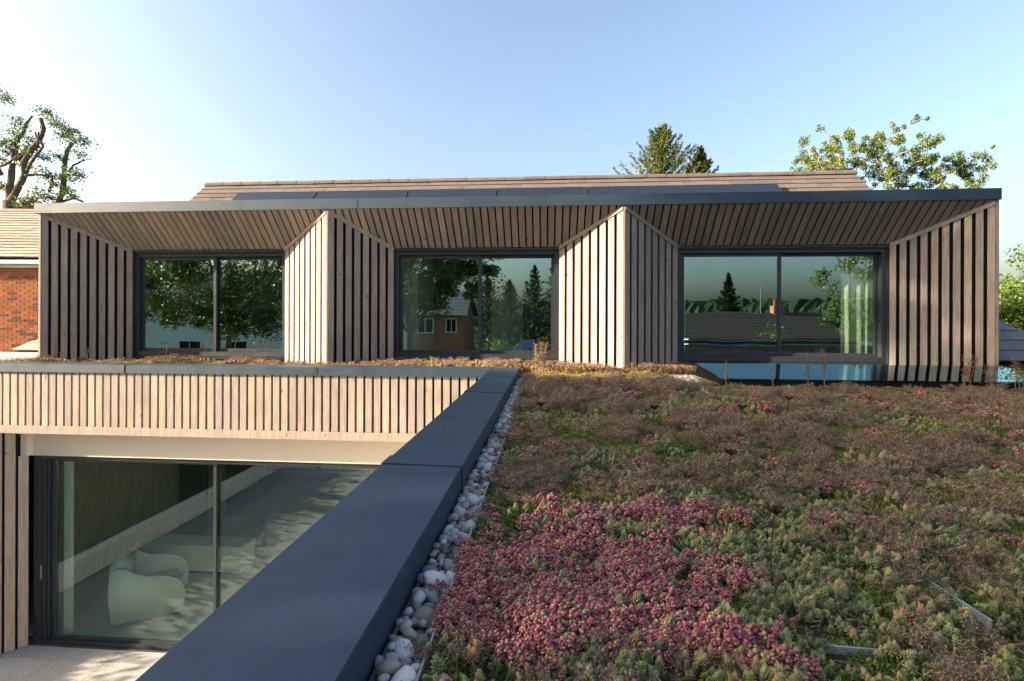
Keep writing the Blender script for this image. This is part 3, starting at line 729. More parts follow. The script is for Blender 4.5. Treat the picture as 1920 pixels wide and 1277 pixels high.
# low white planter wall beside the patio
pw = tag(empty('garden_wall', (-8.3, -3, FLOOR)), 'low white garden wall edging the patio beside the lawn', 'wall')
G().box(-8.40, -8.22, -9, 6.55, FLOOR, FLOOR + 0.36).mk('wall', WHITE, pw)
G().box(-8.43, -8.19, -9.02, 6.57, FLOOR + 0.361, FLOOR + 0.40).mk('cap', WHITE, pw)

# metal edging between pebbles and plants, and other strips in the planting
def strip(x0, y0, x1, y1, zt, h, label):
    a, b = Vector((x0, y0, 0)), Vector((x1, y1, 0)); d = (b - a).normalized(); n = Vector((-d.y, d.x, 0))*0.0012
    g = G().prism([a - n + Vector((0,0,zt-h)), b - n + Vector((0,0,zt-h)), b + n + Vector((0,0,zt-h)), a + n + Vector((0,0,zt-h))], (0, 0, h))
    # folded lip
    m = n*2.2
    g.prism([a + n*1.01 + Vector((0,0,zt-0.004)), b + n*1.01 + Vector((0,0,zt-0.004)), b + n + m + Vector((0,0,zt-0.004)), a + n + m + Vector((0,0,zt-0.004))], (0, 0, 0.004))
    return tag(g.mk('metal_edging', STEEL), label, 'edging', 'metal strips in the planting')
strip(-0.262, 0.2, -0.262, 6.2, -0.733, 0.06, 'long metal edging strip between the pebbles and the plants')
strip(0.62, 1.262, 0.93, 1.242, -0.735, 0.05, 'bare metal strip among the plants near the bottom edge')
strip(1.07, 1.66, 1.085, 1.40, -0.734, 0.05, 'slanting metal strip in the plants near the right edge')
strip(0.20, 3.08, 0.38, 3.07, -0.736, 0.05, 'short metal strip in the plants beyond the red stonecrop')
strip(0.50, 2.44, 0.74, 2.43, -0.734, 0.05, 'metal strip half hidden by brown flower heads')
strip(1.38, 6.0, 1.95, 6.02, -0.735, 0.05, 'distant metal strip left of the rooflight')

# ================================================================== pebble margin
def ico(sub):
    bm = bmesh.new(); bmesh.ops.create_icosphere(bm, subdivisions=sub, radius=1.0)
    V = np.array([v.co[:] for v in bm.verts]); F = [tuple(v.index for v in f.verts) for f in bm.faces]; bm.free(); return V, F
IC0, IC1, IC2, IC3 = ico(1), ico(2), ico(3), None
def stone_shape(seed, base):
    V, F = base; r = np.random.default_rng(seed); out = []
    off = Vector(r.uniform(-50, 50, 3))
    for v in V:
        p = Vector(v); k = 1 + 0.22*noise.noise(p*0.9 + off) + 0.10*noise.noise(p*2.1 + off)
        out.append(tuple(p*k))
    return out, F
peb_me = []
for k in range(9):
    V, F = stone_shape(k, IC2 if k < 9 else IC1); peb_me.append(mesh_from('pebble', V, F, PEBBLE, True))
pebbles = tag(G().box(-0.372, -0.266, -0.46, 6.9, PEBZ - 0.055, PEBZ - 0.03).mk('pebble_border', SOIL), kind='structure')
def throw(n, x0, x1, y0, y1, rmin, rmax, k=0.80):
    pts = []; cell = {}
    for _ in range(n):
        r = rmin + (rmax - rmin)*random.random()**1.5; x, y = random.uniform(x0 + r*0.7, x1 - r*0.7), random.uniform(y0, y1)
        key = (int(x/0.06), int(y/0.06)); ok = True
        for i in (-1, 0, 1):
            for j in (-1, 0, 1):
                for (a, b, c) in cell.get((key[0]+i, key[1]+j), ()):
                    if (a-x)**2 + (b-y)**2 < ((c + r)*k)**2: ok = False; break
                if not ok: break
            if not ok: break
        if ok: cell.setdefault(key, []).append((x, y, r)); pts.append((x, y, r))
    return pts
P1 = throw(30000, -0.371, -0.258, 0.85, 6.75, 0.012, 0.034, 0.84)
P0 = throw(9000, -0.370, -0.262, 0.85, 6.75, 0.012, 0.020, 0.8)
allp = [(x, y, r, PEBZ + r*0.1 + random.uniform(-0.004, 0.012)) for x, y, r in P1]
allp.sort(key=lambda p: p[1] - p[2]*8)
rest = allp[285:] + [(x, y, r, PEBZ - 0.022) for x, y, r in P0]
def stone_matrix(x, y, z, r):
    e = Euler((random.uniform(-0.5, 0.5), random.uniform(-0.5, 0.5), random.uniform(0, 6.28)))
    return Matrix.Translation((x, y, z)) @ e.to_matrix().to_4x4() @ Matrix.Diagonal((r*random.uniform(0.95, 1.35), r*random.uniform(0.85, 1.0), r*random.uniform(0.62, 0.85), 1))
for x, y, r, z in allp[:285]:
    link(bpy.data.objects.new('pebble', random.choice(peb_me)), pebbles, stone_matrix(x, y, z, r))
def stones_joined(name, lst, mat, parent=None):
    g = G(); sh = [stone_shape(50 + k, IC1) for k in range(6)]
    for x, y, r, z in lst:
        V, F = random.choice(sh); M = stone_matrix(x, y, z, r); g.add([tuple(M @ Vector(v)) for v in V], F)
    return g.mk(name, mat, parent, True)
def m_pebble_far():
    t = NT('flint_pebbles_far'); g = t.n('ShaderNodeNewGeometry')
    base = t.ramp(g.outputs['Random Per Island'], [(0, (0.48, 0.47, 0.45)), (0.25, (0.24, 0.25, 0.26)), (0.45, (0.56, 0.54, 0.50)), (0.65, (0.16, 0.165, 0.18)), (0.8, (0.36, 0.31, 0.25))], 'CONSTANT')
    c = t.coords(); n = t.noise(c, 45, 4); col = t.mix(t.ramp(n, [(0.45, (0, 0, 0)), (0.65, (0.5,)*3)]), base, (0.52, 0.51, 0.49))
    return t.done(t.bsdf(col, 0.6, 0.3))
PEBFAR = m_pebble_far()
tag(stones_joined('loose_pebbles', rest, PEBFAR, pebbles), kind='stuff')
PEBWHITE = m_plain('white_pebble', (0.66, 0.64, 0.59), 0.6, 0.3, 0.2, 30)
wp = [(x, y, r, PEBZ + 0.0) for x, y, r in throw(7000, 1.25, 1.97, 6.55, 7.40, 0.013, 0.026, 0.8)]
wp += [(x, y, r, PEBZ + 0.0) for x, y, r in throw(6000, 5.97, 7.2, 6.4, 7.6, 0.013, 0.03, 0.85)]
tag(stones_joined('gravel', wp, PEBFAR), 'pale pebbles heaped round the ends of the rooflight', 'pebbles', kind='stuff')

# ================================================================== planted roof
def roof_h(x, y): return PEBZ - 0.012 + 0.016*noise.noise(Vector((x*2.3, y*2.3, 3.1))) + 0.007*noise.noise(Vector((x*9, y*9, 7.7)))
nx, ny = 150, 130; V = []; F = []
for j in range(ny + 1):
    for i in range(nx + 1):
        x = -0.259 + (9.15 + 0.259)*(i/nx)**1.5; y = -0.44 + 7.86*(j/ny)
        V.append((x, y, roof_h(x, y)))
for j in range(ny):
    for i in range(nx):
        a = j*(nx+1) + i; F.append((a, a+1, a+nx+2, a+nx+1))
tag(mk('roof_soil', V, F, SOIL, smooth=True), kind='structure')
tag(G().box(-9.8, -0.45, FY + 0.332, 7.93, PEBZ - 0.055, -0.708).mk('roof_soil', SOIL), kind='structure')

SPRIGS = bpy.data.collections.new('sprig_shapes')      # not linked to the scene: only instanced
def proto(name, meshes):
    c = bpy.data.collections.new(name)
    for i, me in enumerate(meshes):
        o = bpy.data.objects.new(f'{name}_{i}', me); c.objects.link(o)
    return c
def leafdiamond(g, p, d, up, L, w, t):
    """small fleshy leaf: spindle along d"""
    d = d.normalized(); s = d.cross(up); s = s.normalized() if s.length > 1e-4 else Vector((1, 0, 0)); n = s.cross(d)
    m = p + d*(L*0.55)
    g.add([p, m + s*w, m + n*t, m - s*w, m - n*t, p + d*L], [(0,1,2),(0,2,3),(0,3,4),(0,4,1),(5,2,1),(5,3,2),(5,4,3),(5,1,4)])
def bead(g, p, r, sz=1.15):
    V, F = IC0; e = Euler((random.random()*6, random.random()*6, random.random()*6)).to_matrix()
    g.add([tuple(p + e @ Vector((v[0]*r, v[1]*r, v[2]*r*sz))) for v in V], F)
def rnd_disk(R):
    a, r = random.uniform(0, 6.283), R*math.sqrt(random.random()); return r*math.cos(a), r*math.sin(a)

def sp_red():
    g = G()
    for _ in range(26):
        x, y = rnd_disk(0.042); h = 0.020 + 0.020*random.random() + 0.010*(1 - (x*x+y*y)/0.0018)
        c = Vector((x, y, h)); rr = random.uniform(0.0035, 0.0052)
        n = random.choice((4, 5, 6))
        bead(g, c + Vector((0, 0, rr*0.9)), rr*0.9)
        for k in range(n):
            a = 6.283*k/n + random.random(); bead(g, c + Vector((math.cos(a), math.sin(a), -0.15 + random.uniform(-.3, .3)))*rr*1.05, rr*random.uniform(0.6, 0.85), 1.2)
        for k in range(4):
            a = 6.283*random.random(); bead(g, c + Vector((math.cos(a)*rr*0.9, math.sin(a)*rr*0.9, -rr*random.uniform(1.6, 4.0))), rr*0.6, 1.3)
    return g
def brush(g, c, ax, R, H, n, L, w):
    ax = ax.normalized(); a0 = ax.cross(Vector((0.3, 0.9, 0.2))).normalized(); b0 = ax.cross(a0)
    for i in range(n):
        t = (i + 0.5)/n; an = i*2.39996; rad = R*(1 - t**2.2)*0.55; p = c + ax*(H*t*0.75)
        dirv = (a0*math.cos(an) + b0*math.sin(an))*(1.0 - 0.75*t) + ax*(0.35 + 1.1*t)
        leafdiamond(g, p + (a0*math.cos(an) + b0*math.sin(an))*rad*0.3, dirv, ax, L*random.uniform(0.8, 1.15), w, w*0.7)
def sp_grey():
    g = G()
    for _ in range(4):
        x, y = rnd_disk(0.030); lean = Vector((random.gauss(0, .35), random.gauss(0, .35), 1)); h = random.uniform(0.012, 0.034)
        R = random.uniform(0.008, 0.0145)
        brush(g, Vector((x, y, h)), lean, R, R*1.9, 46, R*1.0, R*0.19)
        g.tube([(x - lean.x*h, y - lean.y*h, -0.005), (x, y, h)], 0.0016, 4, False)
    return g
def sp_moss():
    g = G()
    for _ in range(95):
        x, y = rnd_disk(0.040); h = random.uniform(0.004, 0.026)*(1.15 - (x*x + y*y)/0.0016*0.5)
        d = Vector((random.gauss(0, .7), random.gauss(0, .7), 0.7)); leafdiamond(g, Vector((x, y, h)), d, Vector((0.1, 0.2, 1)), random.uniform(0.006, 0.011), 0.0018, 0.0012)
    return g
def sp_brown():
    g = G()
    for _ in range(11):
        x, y = rnd_disk(0.034); h = random.uniform(0.030, 0.062); lx, ly = random.gauss(0, .012), random.gauss(0, .012)
        top = Vector((x + lx, y + ly, h)); g.tube([(x, y, -0.003), (x + lx*0.4, y + ly*0.4, h*0.55), top], [0.0009, 0.0008, 0.0007], 3, False)
        for k in range(12):
            a = random.uniform(0, 6.283); r = 0.014*math.sqrt(random.random()); e = top + Vector((math.cos(a)*r, math.sin(a)*r, random.uniform(-0.003, 0.006)))
            if k % 3 == 0: g.tube([top - Vector((0, 0, 0.008)), e], 0.0004, 3, False)
            d = Vector((random.gauss(0, .8), random.gauss(0, .8), 0.8)); leafdiamond(g, e, d, Vector((0.3, 0.2, 1)), random.uniform(0.0045, 0.008), 0.0019, 0.0016)
    return g
def sp_rosette():
    g = G()
    for _ in range(5):
        x, y = rnd_disk(0.035); c = Vector((x, y, random.uniform(0.010, 0.024)))
        for k in range(13):
            an = k*2.39996; t = k/13; d = Vector((math.cos(an)*(1 - .6*t), math.sin(an)*(1 - .6*t), 0.35 + t)); leafdiamond(g, c, d, Vector((0, 0, 1)), random.uniform(0.012, 0.017), 0.0046, 0.0014)
    return g
def sp_gold():
    g = G()
    for _ in range(16):
        x, y = rnd_disk(0.042); h = random.uniform(0.012, 0.045); lean = Vector((random.gauss(0, .3), random.gauss(0, .3), 1))
        g.tube([(x, y, -0.003), (x + lean.x*h, y + lean.y*h, h)], 0.0012, 3, False)
        for k in range(12):
            t = random.random(); p = Vector((x, y, 0)) + lean*h*(0.35 + 0.65*t); an = random.uniform(0, 6.283)
            leafdiamond(g, p, Vector((math.cos(an), math.sin(an), 0.7)), Vector((0, 0.1, 1)), random.uniform(0.006, 0.010), 0.002, 0.0015)
    return g
def sp_twig():
    g = G()
    for _ in range(4):
        x, y = rnd_disk(0.03); a = random.uniform(0, 6.283); p = Vector((x, y, random.uniform(0.004, 0.02))); pts = []
        for k in range(7):
            pts.append(p.copy()); a += random.gauss(0, .38); p = p + Vector((math.cos(a), math.sin(a), random.uniform(-.1, .42)))*0.017
        g.tube(pts, [0.0021, 0.002, 0.0019, 0.0018, 0.0016, 0.0014, 0.0012], 5, False)
        for k in range(5):
            t = random.randrange(2, 7); d = Vector((random.gauss(0, 1), random.gauss(0, 1), .6)); leafdiamond(g, pts[t], d, Vector((.1, 0, 1)), random.uniform(.006, .010), .0016, .001)
    return g
def build_protos(name, fn, n, mat, smooth):
    out = []
    for k in range(n):
        g = fn(); out.append(mesh_from(name, g.V, g.F, mat, smooth))
    return proto(name, out)

S_RED = m_leaf('red_stonecrop', [(0, (0.15, 0.036, 0.055)), (0.2, (0.36, 0.09, 0.125)), (0.42, (0.60, 0.19, 0.225)), (0.56, (0.24, 0.075, 0.08)), (0.72, (0.52, 0.22, 0.19)), (0.88, (0.44, 0.32, 0.16)), (1, (0.28, 0.32, 0.11))], 0.42, 0.12, 0.4, 'isl', 300)
S_GREY = m_leaf('blue_green_stonecrop', [(0, (0.17, 0.20, 0.085)), (0.32, (0.28, 0.32, 0.14)), (0.55, (0.36, 0.38, 0.19)), (0.74, (0.34, 0.38, 0.12)), (0.88, (0.50, 0.41, 0.21)), (1, (0.46, 0.29, 0.16))], 0.5, 0.12, 0.3, 'rand', 200)
S_MOSS = m_leaf('moss_green', [(0, (0.045, 0.085, 0.012)), (0.45, (0.10, 0.17, 0.018)), (0.75, (0.20, 0.28, 0.03)), (0.92, (0.34, 0.36, 0.05)), (1, (0.30, 0.22, 0.06))], 0.55, 0.2, 0.3, 'rand', 200)
S_BROWN = m_leaf('dried_flower_brown', [(0, (0.13, 0.085, 0.055)), (0.4, (0.24, 0.165, 0.115)), (0.75, (0.36, 0.26, 0.18)), (1, (0.50, 0.38, 0.26))], 0.8, 0.1, 0.15, 'isl', 200)
S_ROS = m_leaf('yellow_green_rosette', [(0, (0.195, 0.240, 0.030)), (0.6, (0.330, 0.360, 0.053)), (1, (0.390, 0.300, 0.060))], 0.4, 0.25, 0.4, 'rand', 120)
S_TWIG = m_leaf('bare_stems', [(0, (0.13, 0.075, 0.05)), (0.5, (0.26, 0.17, 0.12)), (1, (0.42, 0.31, 0.22))], 0.7, 0.05, 0.2, 'isl', 100)
S_GOLD = m_leaf('golden_stonecrop', [(0, (0.28, 0.29, 0.06)), (0.3, (0.44, 0.38, 0.10)), (0.55, (0.52, 0.37, 0.14)), (0.75, (0.46, 0.25, 0.11)), (0.9, (0.34, 0.38, 0.09)), (1, (0.56, 0.45, 0.22))], 0.5, 0.25, 0.3, 'isl', 150)
PR = dict(red=build_protos('red_sprig', sp_red, 5, S_RED, True), grey=build_protos('grey_sprig', sp_grey, 6, S_GREY, True), moss=build_protos('moss_sprig', sp_moss, 4, S_MOSS, False),
          brown=build_protos('brown_sprig', sp_brown, 6, S_BROWN, False), ros=build_protos('rosette_sprig', sp_rosette, 4, S_ROS, True), gold=build_protos('gold_sprig', sp_gold, 5, S_GOLD, False), twig=build_protos('twig_sprig', sp_twig, 6, S_TWIG, True))

def gn_instances(coll):
    ng = bpy.data.node_groups.new('scatter', 'GeometryNodeTree')
    ng.interface.new_socket('Geometry', in_out='INPUT', socket_type='NodeSocketGeometry'); ng.interface.new_socket('Geometry', in_out='OUTPUT', socket_type='NodeSocketGeometry')
    N = ng.nodes; L = ng.links
    gi, go = N.new('NodeGroupInput'), N.new('NodeGroupOutput'); ip = N.new('GeometryNodeInstanceOnPoints'); ci = N.new('GeometryNodeCollectionInfo')
    ci.inputs['Collection'].default_value = coll; ci.inputs['Separate Children'].default_value = True; ci.inputs['Reset Children'].default_value = True
    ip.inputs['Pick Instance'].default_value = True
    def attr(nm, ty):
        a = N.new('GeometryNodeInputNamedAttribute'); a.data_type = ty; a.inputs['Name'].default_value = nm; return a.outputs['Attribute']
    L.new(gi.outputs[0], ip.inputs['Points']); L.new(ci.outputs[0], ip.inputs['Instance'])
    L.new(attr('pick', 'INT'), ip.inputs['Instance Index']); L.new(attr('rot', 'FLOAT_VECTOR'), ip.inputs['Rotation']); L.new(attr('scl', 'FLOAT'), ip.inputs['Scale'])
    L.new(ip.outputs[0], go.inputs[0]); return ng
def scatter(name, key, pts, label, cat):
    """pts: (x, y, z, scale)"""
    if not pts: return
    A = np.array(pts); c = np.array([A[:, 0].mean(), A[:, 1].mean(), A[:, 2].min()])
    me = bpy.data.meshes.new(name); me.from_pydata([tuple(p) for p in A[:, :3] - c], [], [])
    n = len(A); nk = len(PR[key].objects)
    a = me.attributes.new('pick', 'INT', 'POINT'); a.data.foreach_set('value', rng.integers(0, nk, n).astype(np.int32))
    a = me.attributes.new('scl', 'FLOAT', 'POINT'); a.data.foreach_set('value', A[:, 3].astype(np.float32))
    a = me.attributes.new('rot', 'FLOAT_VECTOR', 'POINT'); R = np.stack([rng.normal(0, 0.10, n), rng.normal(0, 0.10, n), rng.uniform(0, 6.283, n)], 1).astype(np.float32); a.data.foreach_set('vector', R.ravel())
    o = bpy.data.objects.new(name, me); link(o, None, Matrix.Translation(Vector(c)))
    md = o.modifiers.new('scatter', 'NODES'); md.node_group = gn_instances(PR[key])
    return tag(o, label, cat, None, 'stuff')

def sm(e0, e1, v):
    t = min(max((v - e0)/(e1 - e0), 0), 1); return t*t*(3 - 2*t)
def fbm(x, y, s, k): return noise.noise(Vector((x*s, y*s, k))) + 0.5*noise.noise(Vector((x*s*2.1, y*s*2.1, k + 9)))
sets = {k: [] for k in PR}
def species(x, y):
    n1, n2, n3, n4 = fbm(x, y, 1.9, 0.3), fbm(x, y, 2.6, 5.7), fbm(x, y, 3.3, 11.2), fbm(x, y, 4.1, 17.9)
    w = {}
    red = sm(1.84, 1.62, y + 0.08*n3)*sm(0.56, 0.26, x + 0.20*n2 + 0.18*(y - 1.45))*sm(1.10, 1.36, y + 0.14*n1 - 0.06*sm(0.25, 0.0, abs(x - 0.3)))
    pink = math.exp(-((y - 2.02 + 0.05*n2)/0.085)**2)*sm(0.75, 0.45, x)*1.1
    w['red'] = 3.6*max(red*sm(-0.85, 0.15, n3 + 0.4*n4), pink*sm(-0.5, 0.1, n4)) + 0.05
    near = sm(3.2, 1.6, y)
    w['grey'] = 1.6*sm(-0.15, 0.75, n1 + 0.25 + 0.45*near*sm(0.35, 0.75, x))
    w['moss'] = 2.5*sm(-0.10, 0.5, n3 + 0.12) + 0.9*near*sm(0.75, 1.25, x - 0.5*(y - 1.2)) + 0.22
    w['brown'] = 1.35*sm(0.0, 0.55, n2 + 0.02) * (1 - 0.55*min(1, red)) * (1 - 0.5*near*sm(0.5, 0.9, x)*sm(1.9, 1.5, y)) + 0.16 + 0.5*math.exp(-((y - 2.45)/0.30)**2)
    w['ros'] = 0.012 + 3.0*math.exp(-(((x - 0.02)/0.16)**2 + ((y - 2.16)/0.055)**2)*1.2) + 0.10*near*sm(1.2, 1.05, y)
    w['gold'] = 4.5*sm(6.25, 6.7, y + 0.15*n4) + 0.35*sm(0.0, 0.8, n4) + 0.9*math.exp(-(((x - 0.25)/0.45)**2 + ((y - 3.9)/0.35)**2)) + 0.5*math.exp(-(((x - 0.9)/0.5)**2 + ((y - 2.62)/0.10)**2))
    w['twig'] = 0.16 + 0.55*near*sm(0.3, 0.9, x)*sm(-0.3, 0.5, n4) + 0.25*red
    if y > 6.7:
        for k in ('grey', 'brown', 'moss', 'red'): w[k] *= 0.35
    w = {k: v**1.35 for k, v in w.items()}
    t = random.random()*sum(w.values())
    for k, v in w.items():
        t -= v
        if t <= 0: return k
    return 'grey'
y = 0.55
while y < 7.40:
    st = 0.021 + 0.0052*max(0, y - 1.0)
    xm = min(9.0, 1.05*y + 0.55)
    x = -0.250
    while x < xm:
        px, py = x + random.uniform(-.5, .5)*st, y + random.uniform(-.5, .5)*st
        x += st
        if px < -0.252 or (KX0 - 0.02 < px < KX1 + 0.02 and KF - 0.02 < py < KB + 0.02) or py > 7.41: continue
        if 1.28 < px < 2.0 and py > 6.62 and random.random() < 0.9: continue
        if px > 5.95 and py > 6.4 and random.random() < 0.85: continue
        # keep clear of the cladding at the fins
        k = species(px, py); s = random.uniform(0.65, 1.15)*(0.66 + 0.15*min(y, 6))
        if k == 'brown': s *= random.uniform(0.8, 1.35)*(1 + 0.15*sm(2, 5, y))
        if k == 'red': s *= 1.35
        elif k == 'grey': s *= random.uniform(0.75, 1.45)*(1 - 0.25*sm(1.8, 3.5, py))
        elif k == 'moss': s *= 1.15
        md_ = 0.5 + fbm(px, py, 5.5, 23.0)
        if md_ < 0.06 and random.random() < 0.7: continue
        if k in ('grey', 'twig', 'red') and random.random() < (0.75 if k != 'red' else 0.12): sets['moss'].append((px + random.gauss(0, .012), py + random.gauss(0, .012), roof_h(px, py) - 0.008, s*random.uniform(0.6, 0.95)))
        if k == 'red' and random.random() < 0.14: continue
        sets[k].append((px, py, roof_h(px, py) - 0.006 + 0.010*min(max(md_, 0), 1), s*(0.72 + 0.42*min(max(md_, 0), 1.2))*(1 - 0.5*sm(4.9, 5.7, py)*sm(1.2, 1.9, px))))
    y += st
for _ in range(90):
    py = random.uniform(0.9, 6.4); px = -0.262 - 0.05*random.random()**2; sets[random.choice(('brown', 'gold', 'red', 'twig', 'brown'))].append((px, py, PEBZ - 0.005, random.uniform(0.45, 0.8)))
# lit strip behind the front parapet and below the windows
def bay_depth(x):
    for b in range(3):
        if APEX[b] <= x <= APEX[b+1]:
            ra, rb = REAR[b]
            if x < ra: return Y0 + (Y1 - Y0)*(x - APEX[b])/(ra - APEX[b])
            if x > rb: return Y0 + (Y1 - Y0)*(APEX[b+1] - x)/(APEX[b+1] - rb)
            return Y1
    return 7.6
for _ in range(5200):
    px = random.uniform(-9.6, 2.0); py = random.uniform(FY + 0.36 if px < -0.4 else 7.38, 7.92)
    if py > bay_depth(px) - 0.05: continue
    thin = 1.0 if px > -2.3 else 0.62*(0.6 + 0.4*noise.noise(Vector((px*1.3, 0, 4))))
    if random.random() > thin: continue
    k = random.choices(('gold', 'red', 'ros', 'moss', 'brown'), (6, 0.6, 0.25, 0.5, 0.9))[0]
    sets[k].append((px, py, -0.712 if px < -0.45 else PEBZ + 0.01, random.uniform(1.4, 2.3) if px > -2.3 else random.uniform(1.2, 2.7)*(0.75 + 0.5*noise.noise(Vector((px*2.1, 1, 8))))))
scatter('red_stonecrop', 'red', sets['red'], 'crimson bead leaved stonecrop carpet beside the pebble margin', 'stonecrop')
scatter('blue_green_stonecrop', 'grey', sets['grey'], 'blue green bristly stonecrop tufts across the planted roof', 'stonecrop')
scatter('moss', 'moss', sets['moss'], 'low bright green moss between the stonecrop', 'moss')
scatter('dried_flower_heads', 'brown', sets['brown'], 'brown dried flower heads covering the planted roof', 'dried flowers')
scatter('rosette_stonecrop', 'ros', sets['ros'], 'yellow green broad leaved stonecrop in small clumps', 'stonecrop')
scatter('creeping_stems', 'twig', sets['twig'], 'bare creeping brown stems twisting between the stonecrop', 'stems')
scatter('golden_stonecrop', 'gold', sets['gold'], 'golden stonecrop in the sunlit strip below the windows', 'stonecrop')
print('sprigs', {k: len(v) for k, v in sets.items()})

# ---- dried stalks that stand up out of the planting
DRY = m_leaf('dry_stalk', [(0, (0.12, 0.075, 0.05)), (0.5, (0.20, 0.135, 0.09)), (1, (0.30, 0.21, 0.14))], 0.8, 0.15, 0.15, 'isl', 60)
DRYRED = m_leaf('dry_red_stalk', [(0, (0.14, 0.05, 0.03)), (0.5, (0.22, 0.09, 0.05)), (1, (0.30, 0.15, 0.08))], 0.8, 0.15, 0.15, 'isl', 60)
DRYDARK = m_leaf('dark_seed_head', [(0, (0.035, 0.016, 0.012)), (1, (0.08, 0.035, 0.025))], 0.85, 0.05, 0.15, 'isl', 60)
def curl(g, p, d, L, r, turns):
    pts = []; d = d.normalized(); s = d.cross(Vector((random.gauss(0,1), random.gauss(0,1), random.gauss(0,1)))).normalized()
    cur = Vector(p); a = d.copy()
    for i in range(7):
        pts.append(cur.copy()); a = (Matrix.Rotation(turns*6.283/7, 3, s) @ a); cur = cur + a*(L/7)
    g.tube(pts, [r*(1 - 0.10*i) for i in range(7)], 3, False)
def dried_plant(x, y, h, fluff, nst, mat, label, lean=0.1, cat='dried plant', spread=0.03):
    z0 = PEBZ - 0.02; root = tag(empty('dried_plant', (x, y, z0)), label, cat, 'dried stalks standing in the planting')
    gs, gh = G(), G()
    for _ in range(nst):
        bx, by = x + random.gauss(0, spread), y + random.gauss(0, spread*0.6); hh = h*random.uniform(0.72, 1.0); lx, ly = random.gauss(0, lean)*hh, random.gauss(0, lean)*hh
        pts = [Vector((bx + lx*t*t, by + ly*t*t, z0 + hh*t)) + Vector((random.gauss(0, .004), random.gauss(0, .004), 0)) for t in (0, .25, .5, .75, 1)]
        gs.tube(pts, [0.0055, 0.005, 0.0042, 0.0034, 0.0026], 4, False)
        for k in range(int(fluff)):
            t = random.uniform(0.38, 1.0); i = min(int(t*4), 3); p = pts[i].lerp(pts[i+1], t*4 - i)
            d = Vector((random.gauss(0, 1), random.gauss(0, 1), random.uniform(-0.2, 1.0)))
            curl(gh, p, d, random.uniform(0.04, 0.10)*(1 + h*0.4), 0.0024, random.uniform(0.15, 0.8))
            if k % 3 == 0: leafdiamond(gh, p + d.normalized()*0.02, d, Vector((.2, .1, 1)), random.uniform(0.012, 0.022), 0.005, 0.004)
    gs.mk('stem', mat, root); gh.mk('seed_heads', mat, root)
dried_plant(-0.13, 7.05, 0.52, 75, 4, DRY, 'fluffy grey brown dried plant in front of the middle window', 0.10, spread=0.05)
dried_plant(0.02, 7.12, 0.38, 45, 3, DRY, 'shorter fluffy dried plant beside the right edge of the middle window', 0.10, spread=0.04)
dried_plant(2.80, 5.98, 0.50, 42, 1, DRY, 'curly dried stalk left of a taller twin in front of the rooflight', 0.05)
dried_plant(2.95, 5.97, 0.57, 52, 1, DRY, 'tallest curly dried stalk in front of the rooflight', 0.05)
dried_plant(2.42, 6.02, 0.38, 12, 1, DRY, 'thin dried stalk with pale flower head before the window mullion', 0.03)
dried_plant(1.90, 5.95, 0.36, 18, 1, DRY, 'small dried stalk at the left corner of the rooflight', 0.04)
dried_plant(4.32, 5.9, 0.52, 26, 3, DRYRED, 'reddish branching dried plant in front of the right hand cladding', 0.16)
for i, (x, h) in enumerate(((4.62, .34), (4.85, .42), (5.05, .52), (5.22, .46), (5.42, .55))):
    dried_plant(x, 5.92 + 0.05*(i % 3), h, 22, 3, DRY, ['low', 'second', 'middle', 'fourth', 'outermost'][i] + ' wispy dried plant in the row at the right end of the rooflight', 0.15, spread=0.05)
dried_plant(1.12, 7.30, 0.24, 14, 2, DRYRED, 'russet dried stalks at the foot of the right fin', 0.12)
dried_plant(1.36, 7.36, 0.20, 9, 2, DRYRED, 'short russet stalks right of the fin corner', 0.15)
dried_plant(1.83, 7.30, 0.17, 16, 2, DRYRED, 'dark curled stalks below the left jamb of the right window', 0.12)
def stalk_head(x, y, h, lx, label, mat=DRYRED, hr=0.022, n=26, flat=0.35):
    q = min(1.0, 0.25 + y/9)
    z0 = -0.715 if x < -0.45 else PEBZ - 0.02; root = tag(empty('seed_stalk', (x, y, z0)), label, 'seed stalk', 'single seed stalks in the planting')
    top = Vector((x + lx, y, z0 + h)); G().tube([(x, y, z0), (x + lx*0.35, y, z0 + h*0.55), top], [0.005*q, 0.004*q, 0.0035*q], 5, False).mk('stem', mat, root)
    g = G()
    for _ in range(n):
        a = random.uniform(0, 6.283); r = hr*math.sqrt(random.random()); p = top + Vector((math.cos(a)*r, math.sin(a)*r, random.uniform(-.5, .6)*hr*flat))
        g.tube([top - Vector((0, 0, hr*0.6)), p], 0.0012, 3, False); leafdiamond(g, p, Vector((math.cos(a), math.sin(a), 1)), Vector((0, .1, 1)), hr*0.45, hr*0.17, hr*0.15)
    g.mk('seed_head', mat, root)
for x, h, lx, lb in ((-7.15, .20, -.02, 'small seed stalk in front of the left cladding near its corner'), (-6.75, .26, .03, 'seed stalk beside the left window reveal'), (-5.52, .36, .02, 'seed stalk in front of the left window, left of its mullion'),
                     (-4.95, .43, .09, 'tall leaning seed stalk in front of the left window mullion'), (-4.20, .30, .02, 'upright seed stalk at the right end of the left window'), (-4.05, .36, .05, 'leaning seed stalk beside the bright fin'), (-2.95, .15, .0, 'tiny seed stalk at the foot of the shaded fin face')):
    stalk_head(x, 7.30, h, lx, lb)
